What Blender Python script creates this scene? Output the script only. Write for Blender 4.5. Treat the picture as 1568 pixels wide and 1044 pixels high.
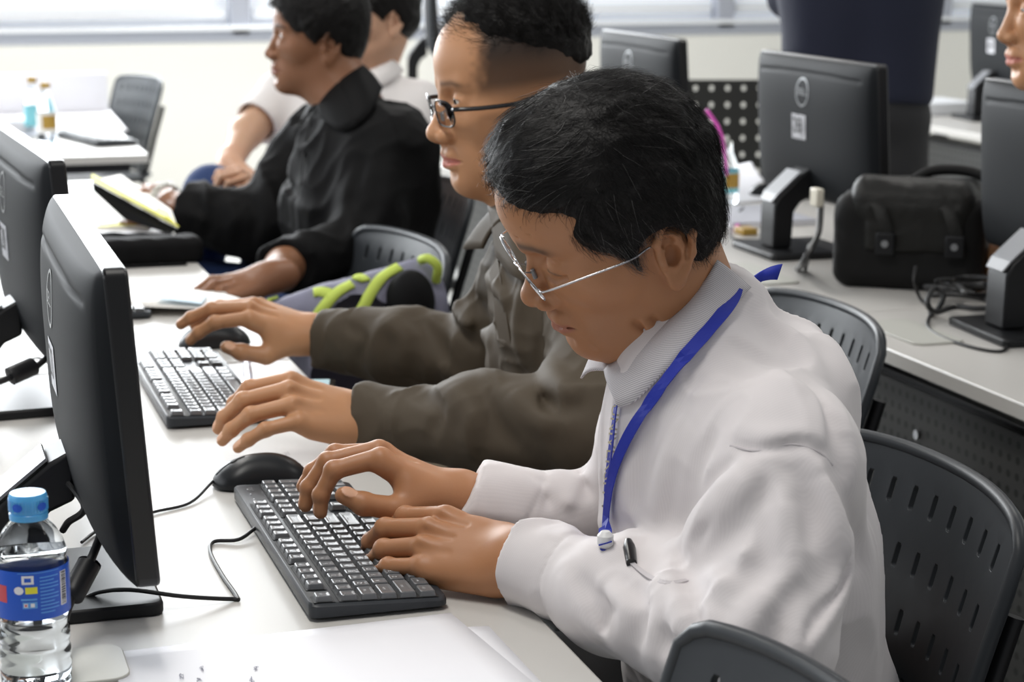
import bpy, bmesh, math, random
import numpy as np
from mathutils import Vector, Matrix
for o in list(bpy.data.objects): bpy.data.objects.remove(o)
SC = bpy.context.scene; COL = SC.collection
# ------------------------------------------------------------------ camera (71 mm look, pitched down)
FPX = 3080.; CX, CY = 784., 522.
CAM = np.array([0, 0, 1.37]); YAW = math.radians(17.1); PIT = math.radians(-11.4)
FWD = np.array([math.sin(YAW) * math.cos(PIT), math.cos(YAW) * math.cos(PIT), math.sin(PIT)])
RT = np.array([math.cos(YAW), -math.sin(YAW), 0]); UP = np.cross(RT, FWD)
cd = bpy.data.cameras.new('camera'); cam = bpy.data.objects.new('camera', cd); COL.objects.link(cam)
cam.matrix_world = Matrix(((RT[0], UP[0], -FWD[0], CAM[0]), (RT[1], UP[1], -FWD[1], CAM[1]), (RT[2], UP[2], -FWD[2], CAM[2]), (0, 0, 0, 1)))
cd.sensor_width = 36; cd.lens = 36 * FPX / 1568; cd.clip_start = .05
cd.dof.use_dof = True; cd.dof.focus_distance = 1.98; cd.dof.aperture_fstop = 8.0
SC.camera = cam
# ------------------------------------------------------------------ light
W = bpy.data.worlds.new('world'); SC.world = W; W.use_nodes = True
bg = W.node_tree.nodes['Background']; bg.inputs[0].default_value = (.93, .96, 1, 1); bg.inputs[1].default_value = .24
def area(name, loc, target, sx, sy, e, col=(1, 1, 1)):
    l = bpy.data.lights.new(name, 'AREA'); l.shape = 'RECTANGLE'; l.size = sx; l.size_y = sy; l.energy = e; l.color = col
    o = bpy.data.objects.new(name, l); COL.objects.link(o); o.location = loc
    o.rotation_euler = (Vector(target) - Vector(loc)).to_track_quat('-Z', 'Y').to_euler(); return o
area('window_daylight', (-.5, 9.0, 2.2), (.6, 2, .8), 6.0, 1.9, 430, (.93, .97, 1))
area('side_window_daylight', (-3.6, 3.5, 2.1), (.6, 2.8, .9), 5.0, 1.8, 60, (.92, .96, 1))
for i, (x, y, e_) in enumerate([(.0, 1.6, 24), (.0, 4.2, 22), (.4, 7.6, 34), (2.4, 1.6, 10), (2.4, 4.2, 16), (2.4, 7.6, 34)]):  # the pair over the far end is added to brighten the back wall
    area('ceiling_tube_light', (x, y, 2.85), (x, y, 0), .35, 1.3, e_, (1, .97, .92))
SC.view_settings.view_transform = 'Standard'; SC.view_settings.look = 'None'
SC.view_settings.exposure = 0.20; SC.view_settings.gamma = 1.0
# ------------------------------------------------------------------ pixel helpers (real positions from known planes)
def ray(x, y): return FWD + RT * ((x - CX) / FPX) - UP * ((y - CY) / FPX)
def onz(x, y, z=.74): r = ray(x, y); return CAM + r * ((z - CAM[2]) / r[2])
def dep(x, y, d): return CAM + ray(x, y) * d
# ------------------------------------------------------------------ materials
def mat(name, col, rough=.5, metal=0., spec=.5, sss=0., bump=None, var=None, coat=0., trans=0., ior=1.45, alpha=1., emit=None, sheen=0.):
    m = bpy.data.materials.new(name); m.use_nodes = True; nt = m.node_tree; b = nt.nodes['Principled BSDF']
    b.inputs['Base Color'].default_value = (*col, 1); b.inputs['Roughness'].default_value = rough
    b.inputs['Metallic'].default_value = metal; b.inputs['Specular IOR Level'].default_value = spec
    b.inputs['IOR'].default_value = ior
    if sss: b.inputs['Subsurface Weight'].default_value = sss; b.inputs['Subsurface Radius'].default_value = (.6, .25, .12); b.inputs['Subsurface Scale'].default_value = .012
    if coat: b.inputs['Coat Weight'].default_value = coat; b.inputs['Coat Roughness'].default_value = .15
    if trans: b.inputs['Transmission Weight'].default_value = trans
    if alpha < 1: b.inputs['Alpha'].default_value = alpha
    if sheen: b.inputs['Sheen Weight'].default_value = sheen
    if emit: b.inputs['Emission Color'].default_value = (*emit[0], 1); b.inputs['Emission Strength'].default_value = emit[1]
    tc = nt.nodes.new('ShaderNodeTexCoord')
    if var:
        n = nt.nodes.new('ShaderNodeTexNoise'); n.inputs['Scale'].default_value = var[0]; n.inputs['Detail'].default_value = 4
        nt.links.new(tc.outputs['Object'], n.inputs['Vector'])
        mx = nt.nodes.new('ShaderNodeMix'); mx.data_type = 'RGBA'; mx.inputs[6].default_value = (*col, 1); mx.inputs[7].default_value = (*var[1], 1)
        nt.links.new(n.outputs['Fac'], mx.inputs[0]); nt.links.new(mx.outputs[2], b.inputs['Base Color'])
    if bump:
        n = nt.nodes.new('ShaderNodeTexNoise'); n.inputs['Scale'].default_value = bump[0]; n.inputs['Detail'].default_value = 3
        nt.links.new(tc.outputs['Object'], n.inputs['Vector'])
        bp = nt.nodes.new('ShaderNodeBump'); bp.inputs['Strength'].default_value = bump[1]; bp.inputs['Distance'].default_value = bump[2] if len(bump) > 2 else .001
        nt.links.new(n.outputs['Fac'], bp.inputs['Height']); nt.links.new(bp.outputs['Normal'], b.inputs['Normal'])
    return m
def attr_mix(m, attr, col, k=1.0):
    """mix another colour in where a mesh attribute marks it (lips, stubble, nails)"""
    nt = m.node_tree; b = nt.nodes['Principled BSDF']; a = nt.nodes.new('ShaderNodeAttribute'); a.attribute_name = attr
    mx = nt.nodes.new('ShaderNodeMix'); mx.data_type = 'RGBA'; inp = b.inputs['Base Color']
    if inp.is_linked: nt.links.new(inp.links[0].from_socket, mx.inputs[6])
    else: mx.inputs[6].default_value = inp.default_value
    mx.inputs[7].default_value = (*col, 1)
    ml = nt.nodes.new('ShaderNodeMath'); ml.operation = 'MULTIPLY'; ml.inputs[1].default_value = k
    nt.links.new(a.outputs['Fac'], ml.inputs[0]); nt.links.new(ml.outputs[0], mx.inputs[0]); nt.links.new(mx.outputs[2], inp)
def wave_bump(m, scale, axis='X', strength=.3, dist=.0004, col=None, fac=.5):
    nt = m.node_tree; b = nt.nodes['Principled BSDF']; tc = nt.nodes.new('ShaderNodeTexCoord'); w = nt.nodes.new('ShaderNodeTexWave')
    w.bands_direction = axis; w.inputs['Scale'].default_value = scale; nt.links.new(tc.outputs['Object'], w.inputs['Vector'])
    if col:
        mx = nt.nodes.new('ShaderNodeMix'); mx.data_type = 'RGBA'; inp = b.inputs['Base Color']
        if inp.is_linked: nt.links.new(inp.links[0].from_socket, mx.inputs[6])
        else: mx.inputs[6].default_value = inp.default_value
        mx.inputs[7].default_value = (*col, 1)
        ml = nt.nodes.new('ShaderNodeMath'); ml.operation = 'MULTIPLY'; ml.inputs[1].default_value = fac
        nt.links.new(w.outputs['Fac'], ml.inputs[0]); nt.links.new(ml.outputs[0], mx.inputs[0]); nt.links.new(mx.outputs[2], inp)
    if strength:
        bp = nt.nodes.new('ShaderNodeBump'); bp.inputs['Strength'].default_value = strength; bp.inputs['Distance'].default_value = dist
        nt.links.new(w.outputs['Fac'], bp.inputs['Height']); nt.links.new(bp.outputs['Normal'], b.inputs['Normal'])
    return m
M = {}
M['desk'] = mat('desk_laminate', (.57, .555, .53), .38, spec=.32, var=(3, (.545, .53, .505)), bump=(900, .05, .0002))
M['desk_edge'] = mat('desk_edge_band', (.62, .61, .60), .4)
M['wall'] = mat('wall_paint', (.88, .87, .82), .75, var=(1.2, (.86, .85, .80)), bump=(60, .08))
M['white_frame'] = mat('window_frame_paint', (.42, .44, .50), .4, bump=(30, .02))
M['sill'] = mat('sill_paint', (.85, .87, .9), .4, bump=(30, .02))
M['outside'] = mat('bright_blind', (.85, .88, .92), .6, emit=((.88, .93, 1), .25))
M['floor'] = mat('floor_tile', (.62, .62, .60), .3, var=(2, (.55, .55, .53)))
M['plastic'] = mat('black_plastic', (.012, .0125, .014), .42, spec=.3, bump=(700, .15, .0002))
M['shell'] = mat('monitor_shell', (.009, .0105, .0125), .62, spec=.15, bump=(1500, .12, .0002))
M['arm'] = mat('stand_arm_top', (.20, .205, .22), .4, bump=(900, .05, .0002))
M['bezel'] = mat('monitor_bezel', (.010, .010, .011), .3, bump=(900, .05, .0002))
M['screen'] = mat('screen_glass', (.01, .012, .015), .12, bump=(3, .0))
M['logo'] = mat('logo_grey', (.25, .26, .27), .35, metal=.3)
M['sticker'] = mat('sticker_paper', (.82, .82, .86), .5, bump=(200, .05))
M['ink'] = mat('ink_black', (.02, .02, .025), .5)
M['key'] = mat('key_plastic', (.135, .14, .148), .30, spec=.8, bump=(1800, .12, .0002))  # window reflection on the black keys is put into this paler base colour
M['keywell'] = mat('keyboard_well', (.006, .006, .007), .6)
M['kbody'] = mat('keyboard_body', (.030, .034, .040), .38, spec=.4, bump=(1400, .15, .0002))
M['legend'] = mat('key_legend', (.75, .77, .8), .5)
M['mouse'] = mat('mouse_plastic', (.014, .015, .017), .36, spec=.35, bump=(1500, .1, .0002))
M['cable'] = mat('cable_rubber', (.012, .012, .013), .45, bump=(400, .1))
M['cable_w'] = mat('white_plug', (.75, .71, .6), .4)
M['paper'] = mat('paper', (.84, .84, .88), .6, bump=(120, .06))
M['paper2'] = mat('paper_warm', (.88, .85, .80), .6, bump=(120, .06))
M['chair'] = mat('chair_shell', (.030, .034, .039), .42, spec=.35, bump=(900, .2, .0003))
M['chair_dark'] = mat('chair_shell_dark', (.030, .031, .033), .38, bump=(900, .2, .0003))
M['steel'] = mat('black_steel', (.02, .02, .022), .35, metal=.5)
M['chrome'] = mat('chrome', (.62, .62, .64), .22, metal=1)
M['panel'] = mat('modesty_panel', (.030, .030, .028), .5, metal=.3, bump=(300, .1))
M['blue'] = mat('lanyard_blue', (.012, .028, .36), .6, bump=(1500, .3, .0003))
M['yellow'] = mat('yellow_card', (.80, .76, .05), .5)
M['gold'] = mat('gold_label', (.45, .28, .05), .45)
M['cyan'] = mat('cyan_label', (.25, .66, .75), .5)
M['pink'] = mat('pink_straw', (.85, .12, .62), .35)
M['plug'] = mat('grommet_grey', (.50, .50, .46), .4)
def glassy(name, col, rough=.05, ior=1.33, mix=.0):
    m = mat(name, col, rough, trans=1, ior=ior); return m
M['pet'] = glassy('clear_bottle_plastic', (.93, .97, 1), .04, 1.2)
M['cap_blue'] = mat('bottle_cap_blue', (.10, .42, .80), .3, sss=.3)
M['label_blue'] = mat('label_blue', (.015, .10, .58), .35)
M['label_mid'] = mat('label_mid_blue', (.12, .36, .80), .35)
M['lens'] = glassy('spectacle_lens', (1, 1, 1), .0, 1.05)
M['glasses_black'] = mat('glasses_black', (.01, .01, .012), .25)
# ------------------------------------------------------------------ object helpers
def empty(name, label, cat, loc=(0, 0, 0), rz=0., group=None):
    o = bpy.data.objects.new(name, None); COL.objects.link(o); o.location = tuple(loc); o.rotation_euler = (0, 0, rz)
    o.empty_display_size = .05; return tag(o, label, cat, group)
def tag(o, label, cat, group=None):
    o['label'] = label; o['category'] = cat
    if group: o['group'] = group
    return o
def struct(o): o['kind'] = 'structure'; return o
def obj(name, mb, m, parent=None, bevel=0, smooth=True, seg=2):
    """mb: MB -> one mesh object"""
    me = bpy.data.meshes.new(name); me.from_pydata([tuple(v) for v in mb.v], [], mb.f); me.materials.append(m)
    for x in mb.mats: me.materials.append(x)
    if mb.mats: me.polygons.foreach_set('material_index', mb.mi)
    me.polygons.foreach_set('use_smooth', [smooth] * len(me.polygons)); me.update()
    o = bpy.data.objects.new(name, me); COL.objects.link(o)
    if parent is not None: o.parent = parent
    if bevel:
        b = o.modifiers.new('bevel', 'BEVEL'); b.width = bevel; b.segments = seg; b.limit_method = 'ANGLE'; b.angle_limit = .6; b.harden_normals = False
    if smooth and not mb.curvy: me.set_sharp_from_angle(angle=.7)
    return o
class MB:
    def __init__(s, *mats): s.v = []; s.f = []; s.mi = []; s.cur = 0; s.mats = list(mats); s.curvy = False
    def face(s, ids): s.f.append(tuple(ids)); s.mi.append(s.cur)
    def box(s, c, d, R=None):
        n = len(s.v); c = np.array(c, float); R = np.eye(3) if R is None else np.array(R)
        for x in (-.5, .5):
            for y in (-.5, .5):
                for z in (-.5, .5): s.v.append(c + R @ np.array([x * d[0], y * d[1], z * d[2]]))
        for q in ((0, 1, 3, 2), (4, 6, 7, 5), (0, 4, 5, 1), (2, 3, 7, 6), (0, 2, 6, 4), (1, 5, 7, 3)): s.face([n + i for i in q])
        return s
    def tube(s, pts, r, n=10, caps=True, up=None):
        pts = [np.array(p, float) for p in pts]; k = len(pts); rs = r if hasattr(r, '__len__') else [r] * k
        base = len(s.v); u = None
        for i, p in enumerate(pts):
            t = nrm(pts[min(i + 1, k - 1)] - pts[max(i - 1, 0)])
            if u is None:
                a = np.array([0, 0, 1.]) if abs(t[2]) < .9 else np.array([1., 0, 0]); u = nrm(np.cross(t, a))
            else: u = nrm(u - t * (u @ t))
            w = np.cross(t, u)
            for j in range(n):
                a = 2 * math.pi * j / n; s.v.append(p + rs[i] * (math.cos(a) * u + math.sin(a) * w))
        for i in range(k - 1):
            for j in range(n):
                a = base + i * n + j; b = base + i * n + (j + 1) % n; s.face((a, b, b + n, a + n))
        if caps: s.face([base + j for j in range(n)][::-1]); s.face([base + (k - 1) * n + j for j in range(n)])
        return s
    def lathe(s, prof, c=(0, 0, 0), n=48, caps=True):
        base = len(s.v); c = np.array(c, float)
        for r, z in prof:
            for j in range(n):
                a = 2 * math.pi * j / n; s.v.append(c + np.array([r * math.cos(a), r * math.sin(a), z]))
        for i in range(len(prof) - 1):
            for j in range(n):
                a = base + i * n + j; b = base + i * n + (j + 1) % n; s.face((a, b, b + n, a + n))
        if caps: s.face([base + j for j in range(n)][::-1]); s.face([base + (len(prof) - 1) * n + j for j in range(n)])
        return s
    def grid(s, fn, nu, nv, closed_u=False):
        base = len(s.v); s.curvy = True
        for i in range(nu + 1):
            for j in range(nv + 1): s.v.append(np.array(fn(i / nu, j / nv), float))
        for i in range(nu):
            for j in range(nv):
                a = base + i * (nv + 1) + j; s.face((a, a + nv + 1, a + nv + 2, a + 1))
        return s
    def prism(s, poly, z0, z1, tf=lambda p: p):
        n = len(poly); b = len(s.v)
        for z in (z0, z1):
            for p in poly: s.v.append(np.array(tf((p[0], p[1], z)), float))
        s.face([b + i for i in range(n)][::-1]); s.face([b + n + i for i in range(n)])
        for i in range(n): s.face((b + i, b + (i + 1) % n, b + n + (i + 1) % n, b + n + i))
        return s
def rrect(w, d, r, n=5, c=(0, 0)):
    out = []
    for sx, sy, a0 in ((1, 1, 0), (-1, 1, 90), (-1, -1, 180), (1, -1, 270)):
        for i in range(n + 1):
            a = math.radians(a0 + 90 * i / n); out.append((c[0] + sx * (w / 2 - r) + r * math.cos(a), c[1] + sy * (d / 2 - r) + r * math.sin(a)))
    return out
def solid(o, t, off=0.):
    m = o.modifiers.new('thickness', 'SOLIDIFY'); m.thickness = t; m.offset = off; return o
def crv(pts, n=8):
    """Catmull-Rom through points"""
    P = [np.array(p, float) for p in pts]; P = [2 * P[0] - P[1]] + P + [2 * P[-1] - P[-2]]; out = []
    for i in range(1, len(P) - 2):
        for j in range(n):
            t = j / n; a, b, c, d = P[i - 1:i + 3]
            out.append(.5 * ((2 * b) + (c - a) * t + (2 * a - 5 * b + 4 * c - d) * t * t + (3 * b - a - 3 * c + d) * t ** 3))
    out.append(P[-2]); return out
def copy_tree(root, loc, rz, label=None, group=None):
    r = root.copy(); COL.objects.link(r); r.location = tuple(loc); r.rotation_euler = (0, 0, rz)
    if label: r['label'] = label
    if group: r['group'] = group
    for ch in list(root.children):
        c = ch.copy(); COL.objects.link(c); c.parent = r
        for g in list(ch.children):
            d = g.copy(); COL.objects.link(d); d.parent = c
    return r
_font_cache = {}
def text_mesh(txt, size):
    """flat glyph outlines as (verts Nx2, faces), centred"""
    if (txt, size) in _font_cache: return _font_cache[(txt, size)]
    c = bpy.data.curves.new('glyph', 'FONT'); c.body = txt; c.size = size; c.align_x = 'CENTER'; c.align_y = 'CENTER'; c.resolution_u = 3
    o = bpy.data.objects.new('glyph', c); me = o.to_mesh()
    v = [tuple(x.co) for x in me.vertices]; f = [tuple(p.vertices) for p in me.polygons]
    o.to_mesh_clear(); bpy.data.objects.remove(o); bpy.data.curves.remove(c)
    _font_cache[(txt, size)] = (v, f); return v, f
def add_text(mb, txt, size, tf, cur=0):
    v, f = text_mesh(txt, size); b = len(mb.v); old = mb.cur; mb.cur = cur
    for x in v: mb.v.append(np.array(tf(x[0], x[1]), float))
    for q in f: mb.face([b + i for i in q])
    mb.cur = old
# ---------------------------------------------------------------- implicit modelling (numpy)
f32 = np.float32
def V3(*a): return np.array(a, dtype=np.float64)
def nrm(v):
    v = np.asarray(v, float); return v / max(1e-12, np.linalg.norm(v))
def smin(a, b, k):
    if k <= 0: return np.minimum(a, b)
    h = np.maximum(k - np.abs(a - b), 0) / k
    return np.minimum(a, b) - h * h * (k * .25)
def vnoise(p, seed=0):
    # smooth value noise in [-1,1]
    i = np.floor(p).astype(np.int64); f = (p - i).astype(f32); f = f * f * (3 - 2 * f)
    def hsh(x, y, z):
        n = (x * 374761393 + y * 668265263 + z * 2147483647 + seed * 974634777) & 0xffffffff
        n = ((n ^ (n >> 13)) * 1274126177) & 0xffffffff
        return (((n ^ (n >> 16)) & 0xffff) / 32767.5 - 1).astype(f32)
    x, y, z = i[:, 0], i[:, 1], i[:, 2]; r = 0
    for a in (0, 1):
        wa = f[:, 0] if a else 1 - f[:, 0]
        for b in (0, 1):
            wb = f[:, 1] if b else 1 - f[:, 1]
            for c in (0, 1):
                wc = f[:, 2] if c else 1 - f[:, 2]
                r = r + hsh(x + a, y + b, z + c) * wa * wb * wc
    return r
class Sdf:
    """ordered list of smooth unions / cuts; every item carries a bounding sphere"""
    def __init__(s, sym=False): s.it = []; s.sym = sym; s.disp = []
    def add(s, fn, c, R, k=.0, op='u'):
        s.it.append((fn, np.array(c, f32), float(R), float(k), op)); return s
    def ell(s, c, r, k=.01, op='u', R=None):
        c = np.array(c, f32); r = np.array(r if hasattr(r, '__len__') else (r,) * 3, f32)
        Rm = None if R is None else np.array(R, f32)
        def fn(p):
            q = p - c
            if Rm is not None: q = q @ Rm
            a = np.sqrt(((q / r) ** 2).sum(1)); b = np.sqrt(((q / (r * r)) ** 2).sum(1))
            return a * (a - 1) / np.maximum(b, 1e-6)
        return s.add(fn, c, r.max(), k, op)
    def cap(s, a, b, ra, rb=None, k=.01, op='u'):
        rb = ra if rb is None else rb
        a = np.array(a, f32); b = np.array(b, f32); ba = b - a; L = max(float(ba @ ba), 1e-12)
        def fn(p):
            q = p - a; t = np.clip((q @ ba) / L, 0, 1)
            return np.sqrt(((q - t[:, None] * ba) ** 2).sum(1)) - (ra + (rb - ra) * t)
        return s.add(fn, (a + b) / 2, math.sqrt(L) / 2 + max(ra, rb), k, op)
    def chain(s, pts, rs, k=.01, op='u', kk=None):
        if not hasattr(rs, '__len__'): rs = [rs] * len(pts)
        for i in range(len(pts) - 1): s.cap(pts[i], pts[i + 1], rs[i], rs[i + 1], k, op)
        return s
    def box(s, c, h, rad=.005, k=.005, op='u', R=None):
        c = np.array(c, f32); h = np.array(h, f32) - rad; Rm = None if R is None else np.array(R, f32)
        def fn(p):
            q = p - c
            if Rm is not None: q = q @ Rm
            q = np.abs(q) - h
            return np.sqrt((np.maximum(q, 0) ** 2).sum(1)) + np.minimum(q.max(1), 0) - rad
        return s.add(fn, c, float(np.linalg.norm(h)) + rad, k, op)
    def sub(s, o, R, origin, bound_c, bound_R, k=.01, op='u', scale=1.0):
        Rm = np.array(R, f32); origin = np.array(origin, f32)
        def fn(p): return o.ev(((p - origin) @ Rm) / f32(scale)) * f32(scale)
        return s.add(fn, bound_c, bound_R, k, op)
    def ev(s, p):
        p = p.astype(f32)
        if s.sym: p = p.copy(); p[:, 1] = np.abs(p[:, 1])
        d = np.full(len(p), 9., f32)
        for fn, c, R, k, op in s.it:
            lb = np.sqrt(((p - c) ** 2).sum(1)) - R * 1.02
            if op == 'u': m = lb < d + k
            else: m = lb < k - d + 1e-4 if op == 's' else np.ones(len(p), bool)
            if not m.any():
                continue
            if op == 'u': m2 = m
            else: m2 = m
            x = fn(p[m2])
            if op == 'u': d[m2] = smin(d[m2], x, k)
            elif op == 's': d[m2] = -smin(-d[m2], x, k)
            elif op == 'i': d[m2] = -smin(-d[m2], -x, k)
        for g in s.disp: d = g(p, d)
        return d
def surf_nets(S, lo, hi, h, lev=4, slack=1.5, pad=.006):
    """sparse surface nets -> verts, quads"""
    H = h * 2 ** lev; lo = np.array(lo, float); n = np.ceil((np.array(hi) - lo) / H).astype(int) + 1
    g = np.stack(np.meshgrid(*[np.arange(k) for k in n], indexing='ij'), -1).reshape(-1, 3)
    size = H
    for L in range(lev + 1):
        c = lo + (g + .5) * size; d = np.concatenate([S.ev(c[i:i + 400000]) for i in range(0, len(c), 400000)])
        g = g[np.abs(d) < size * .87 * slack + (pad if L < lev else pad * .3)]
        if L < lev:
            o = np.stack(np.meshgrid([0, 1], [0, 1], [0, 1], indexing='ij'), -1).reshape(-1, 3)
            g = (g[:, None, :] * 2 + o[None]).reshape(-1, 3); size /= 2
    B = 1 << 20
    key = lambda a: (a[..., 0].astype(np.int64) * B + a[..., 1]) * B + a[..., 2]
    o = np.stack(np.meshgrid([0, 1], [0, 1], [0, 1], indexing='ij'), -1).reshape(-1, 3)
    ck = key(g[:, None, :] + o[None])
    uk, inv = np.unique(ck, return_inverse=True); inv = inv.reshape(ck.shape)
    uc = np.stack([uk // (B * B), (uk // B) % B, uk % B], -1); P = lo + uc * h
    val = np.concatenate([S.ev(P[i:i + 400000]) for i in range(0, len(P), 400000)])
    cv = val[inv]; act = (cv.min(1) < 0) & (cv.max(1) >= 0)
    g = g[act]; inv = inv[act]; cv = cv[act]
    acc = np.zeros((len(g), 3)); cnt = np.zeros(len(g))
    idx = {tuple(x): i for i, x in enumerate(o.tolist())}
    for a in range(8):
        for ax in range(3):
            if o[a][ax]: continue
            t = list(o[a]); t[ax] = 1; b = idx[tuple(t)]
            va, vb = cv[:, a], cv[:, b]; m = (va < 0) != (vb < 0)
            tt = np.where(m, va / np.where(m, va - vb, 1), 0)
            pos = o[a][None] + np.zeros((len(g), 3)); pos[:, ax] += tt
            acc += pos * m[:, None]; cnt += m
    verts = lo + (g + acc / cnt[:, None]) * h
    gk = key(g); order = np.argsort(gk); gs = gk[order]
    # quads: cell corner edge 0 -> axis
    quads = []
    for ax in range(3):
        u, w = (ax + 1) % 3, (ax + 2) % 3
        t = [0, 0, 0]; t[ax] = 1; b = idx[tuple(t)]
        m = (cv[:, 0] < 0) != (cv[:, b] < 0); gg = g[m]; neg = cv[m, 0] < 0
        ids = []; ok = np.ones(len(gg), bool)
        for du, dw in ((0, 0), (-1, 0), (-1, -1), (0, -1)):
            q = gg.copy(); q[:, u] += du; q[:, w] += dw; kq = key(q)
            j = np.clip(np.searchsorted(gs, kq), 0, len(gs) - 1); ok &= gs[j] == kq; ids.append(order[j])
        q = np.stack(ids, 1); q[~neg] = q[~neg][:, ::-1]; quads.append(q[ok])
    return verts, np.concatenate(quads)
def relax(v, q, it=2, lam=.5):
    e = np.concatenate([q[:, [0, 1]], q[:, [1, 2]], q[:, [2, 3]], q[:, [3, 0]]])
    e = np.concatenate([e, e[:, ::-1]]); cnt = np.bincount(e[:, 0], minlength=len(v)).astype(float); cnt[cnt == 0] = 1
    for s in range(it):
        for l in (lam, -lam * .98) if it > 2 else (lam,):
            avg = np.stack([np.bincount(e[:, 0], weights=v[e[:, 1], i], minlength=len(v)) for i in range(3)], 1) / cnt[:, None]
            v = v + l * (avg - v)
    return v
def mesh_np(name, v, q, mat=None, parent=None, smooth=True, attrs=None):
    me = bpy.data.meshes.new(name); v = np.asarray(v, f32); q = np.asarray(q, np.int32); k = q.shape[1]
    me.vertices.add(len(v)); me.vertices.foreach_set('co', v.ravel())
    me.loops.add(q.size); me.loops.foreach_set('vertex_index', q.ravel())
    me.polygons.add(len(q)); me.polygons.foreach_set('loop_start', np.arange(0, q.size, k, dtype=np.int32))
    me.polygons.foreach_set('loop_total', np.full(len(q), k, np.int32))
    me.polygons.foreach_set('use_smooth', np.full(len(q), smooth))
    for an, arr in (attrs or {}).items():
        at = me.attributes.new(an, 'FLOAT', 'POINT'); at.data.foreach_set('value', np.asarray(arr, f32))
    me.update(); me.validate()
    o = bpy.data.objects.new(name, me); COL.objects.link(o)
    if mat: me.materials.append(mat)
    if parent is not None: o.parent = parent
    return o
def merge(parts):
    vs, qs, n = [], [], 0
    for v, q in parts: vs.append(v); qs.append(q + n); n += len(v)
    return np.concatenate(vs), np.concatenate(qs)
def head_sdf(h=None):
    """head frame: x forward, y left, z up; eye level z=0"""
    h = h or {}
    g = h.get
    S = Sdf(sym=True); e = S.ell
    oc = g('occ', 0); e((-.006 + oc, 0, .034 - oc * .5), (.088 - oc, .073, .080 - oc * .5))
    e((.028, 0, .038), (.060, .061, .060), .03)
    e((.012, 0, -.030), (.068, .062, .070), .03)
    e((.040, .036, -.030), (.030, .026, .026), .025)
    e((.050, 0, -.062), (.039, .034, .036), .02)
    e((.044, .022, -.078), (.032, .022, .026), .02)                              # buccal fill
    S.cap((-.004, .044, -.066), (.062, .010, -.100), .020, .017, .025)
    e((.066 + g('chin', 0), 0, -.104), (.020, .020, .017), .02)
    e((.020, 0, -.080), (.045, .042, .030), .02)
    e((.042, 0, -.092), (.032, .026, .022), .02)
    bf = g('brow_f', 0)
    if bf: e((.040 + bf, 0, .045), (.052, .052, .042), .03)
    S.cap((.070 + bf * .7, .036, .019), (.079 + bf, .010, .015), .010, .010, .012)            # brow
    e((.088, .031, -.001), (.016, .017, .012), .012, 's')                       # socket
    e((.0695, .032, -.001), (.0138, .0150, .0138), .005)                         # lids
    S.cap((.052, .042, -.019), (.071, .024, -.022), .012, .012, .02)            # cheek under the eye
    nt = g('nose', 0); nz = g('nose_z', 0)
    S.cap((.082, 0, .006), (.0985 + nt, 0, -.037 + nz), .0065, .0095, .010)       # nose
    ns = g('nose_s', 1.); e((.0995 + nt, 0, -.040 + nz), (.0105 * ns, .0105 * ns, .0095 * ns), .006)
    e((.0905, .0125 * ns, -.043 + nz), (.012 * ns, .0082 * ns, .0085 * ns), .005)
    S.cap((.097 + nt, 0, -.047 + nz), (.088, 0, -.052), .0045, .005, .006)
    e((.0945, .0065, -.0515 + nz), (.006, .0032, .004), .003, 's')
    lf = g('lip', 0)
    S.chain([(.0875 + lf, 0, -.0655), (.084 + lf, .012, -.067), (.0725, .024, -.0725)], [.0078, .0062, .0026], .009)
    S.chain([(.0865 + lf, 0, -.0795), (.082 + lf, .012, -.079), (.0725, .023, -.0745)], [.0084, .0066, .0026], .008)
    op = g('mouth_open', 0)
    S.chain([(.097 + lf, 0, -.0728), (.0905 + lf, .013, -.0732), (.078, .027, -.0745)], [.0013 + op, .0013 + op, .001], .003, 's')
    S.cap((.0945, 0, -.0925), (.089, .012, -.0915), .005, .003, .010, 's')
    if g('folds', 0):
        S.chain([(.094, .021, -.040), (.086, .030, -.055), (.080, .036, -.073)], [.0026, .0030, .0020], .007, 's')
        S.chain([(.0865, .021, -.0145), (.0835, .034, -.0165), (.0735, .045, -.012)], .0012, .005, 's')
        S.chain([(.098, .004, .040), (.096, .022, .042), (.088, .038, .038)], .0008, .004, 's'); S.chain([(.0985, .004, .030), (.0965, .022, .032)], .0006, .004, 's')
        S.chain([(.076, .036, -.086), (.070, .036, -.098)], [.0016, .0012], .005, 's')
    # eye slit
    eo = g('eye_open', .5)
    if eo > 0:
        e((.0860, .0325, -.001), (.0115, .0120, .0052 * eo), .0015, 's')
    else:
        S.chain([(.0830, .021, -.006), (.0850, .032, -.0085), (.0780, .044, -.006)], .0008, .0015, 's')
    S.chain([(.0830, .021, .006), (.0850, .031, .0085), (.0770, .044, .005)], .0009, .003, 's')
    # ear
    E = Sdf()
    E.ell((-.005, .003, 0), (.0175, .0050, .0290), .004)
    E.ell((-.003, -.006, -.002), (.011, .012, .020), .008)
    E.chain([(.009, .003, .001), (.0130, .0065, .014), (.0075, .0090, .0265), (-.0055, .0105, .0320), (-.0175, .0120, .0250), (-.0215, .0125, .0100), (-.0185, .0110, -.0070), (-.0110, .0085, -.0200), (-.005, .006, -.0270)],
            [.0028, .0036, .0038, .0038, .0040, .0040, .0037, .0033, .0040], .003)
    E.ell((-.001, .0055, -.0270), (.0085, .0046, .0095), .005)
    E.chain([(.001, .0070, .0185), (-.0085, .0085, .0120), (-.0110, .0090, .0020), (-.0090, .0080, -.0090), (-.002, .0070, -.0150)], .0026, .004)
    E.ell((.0085, .0050, -.0050), (.0036, .0045, .0065), .004)
    E.ell((-.0005, .0060, -.0030), (.0078, .0085, .0095), .0025, 's')
    E.ell((.0020, .0070, .0110), (.0065, .0062, .0055), .0025, 's')
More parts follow.
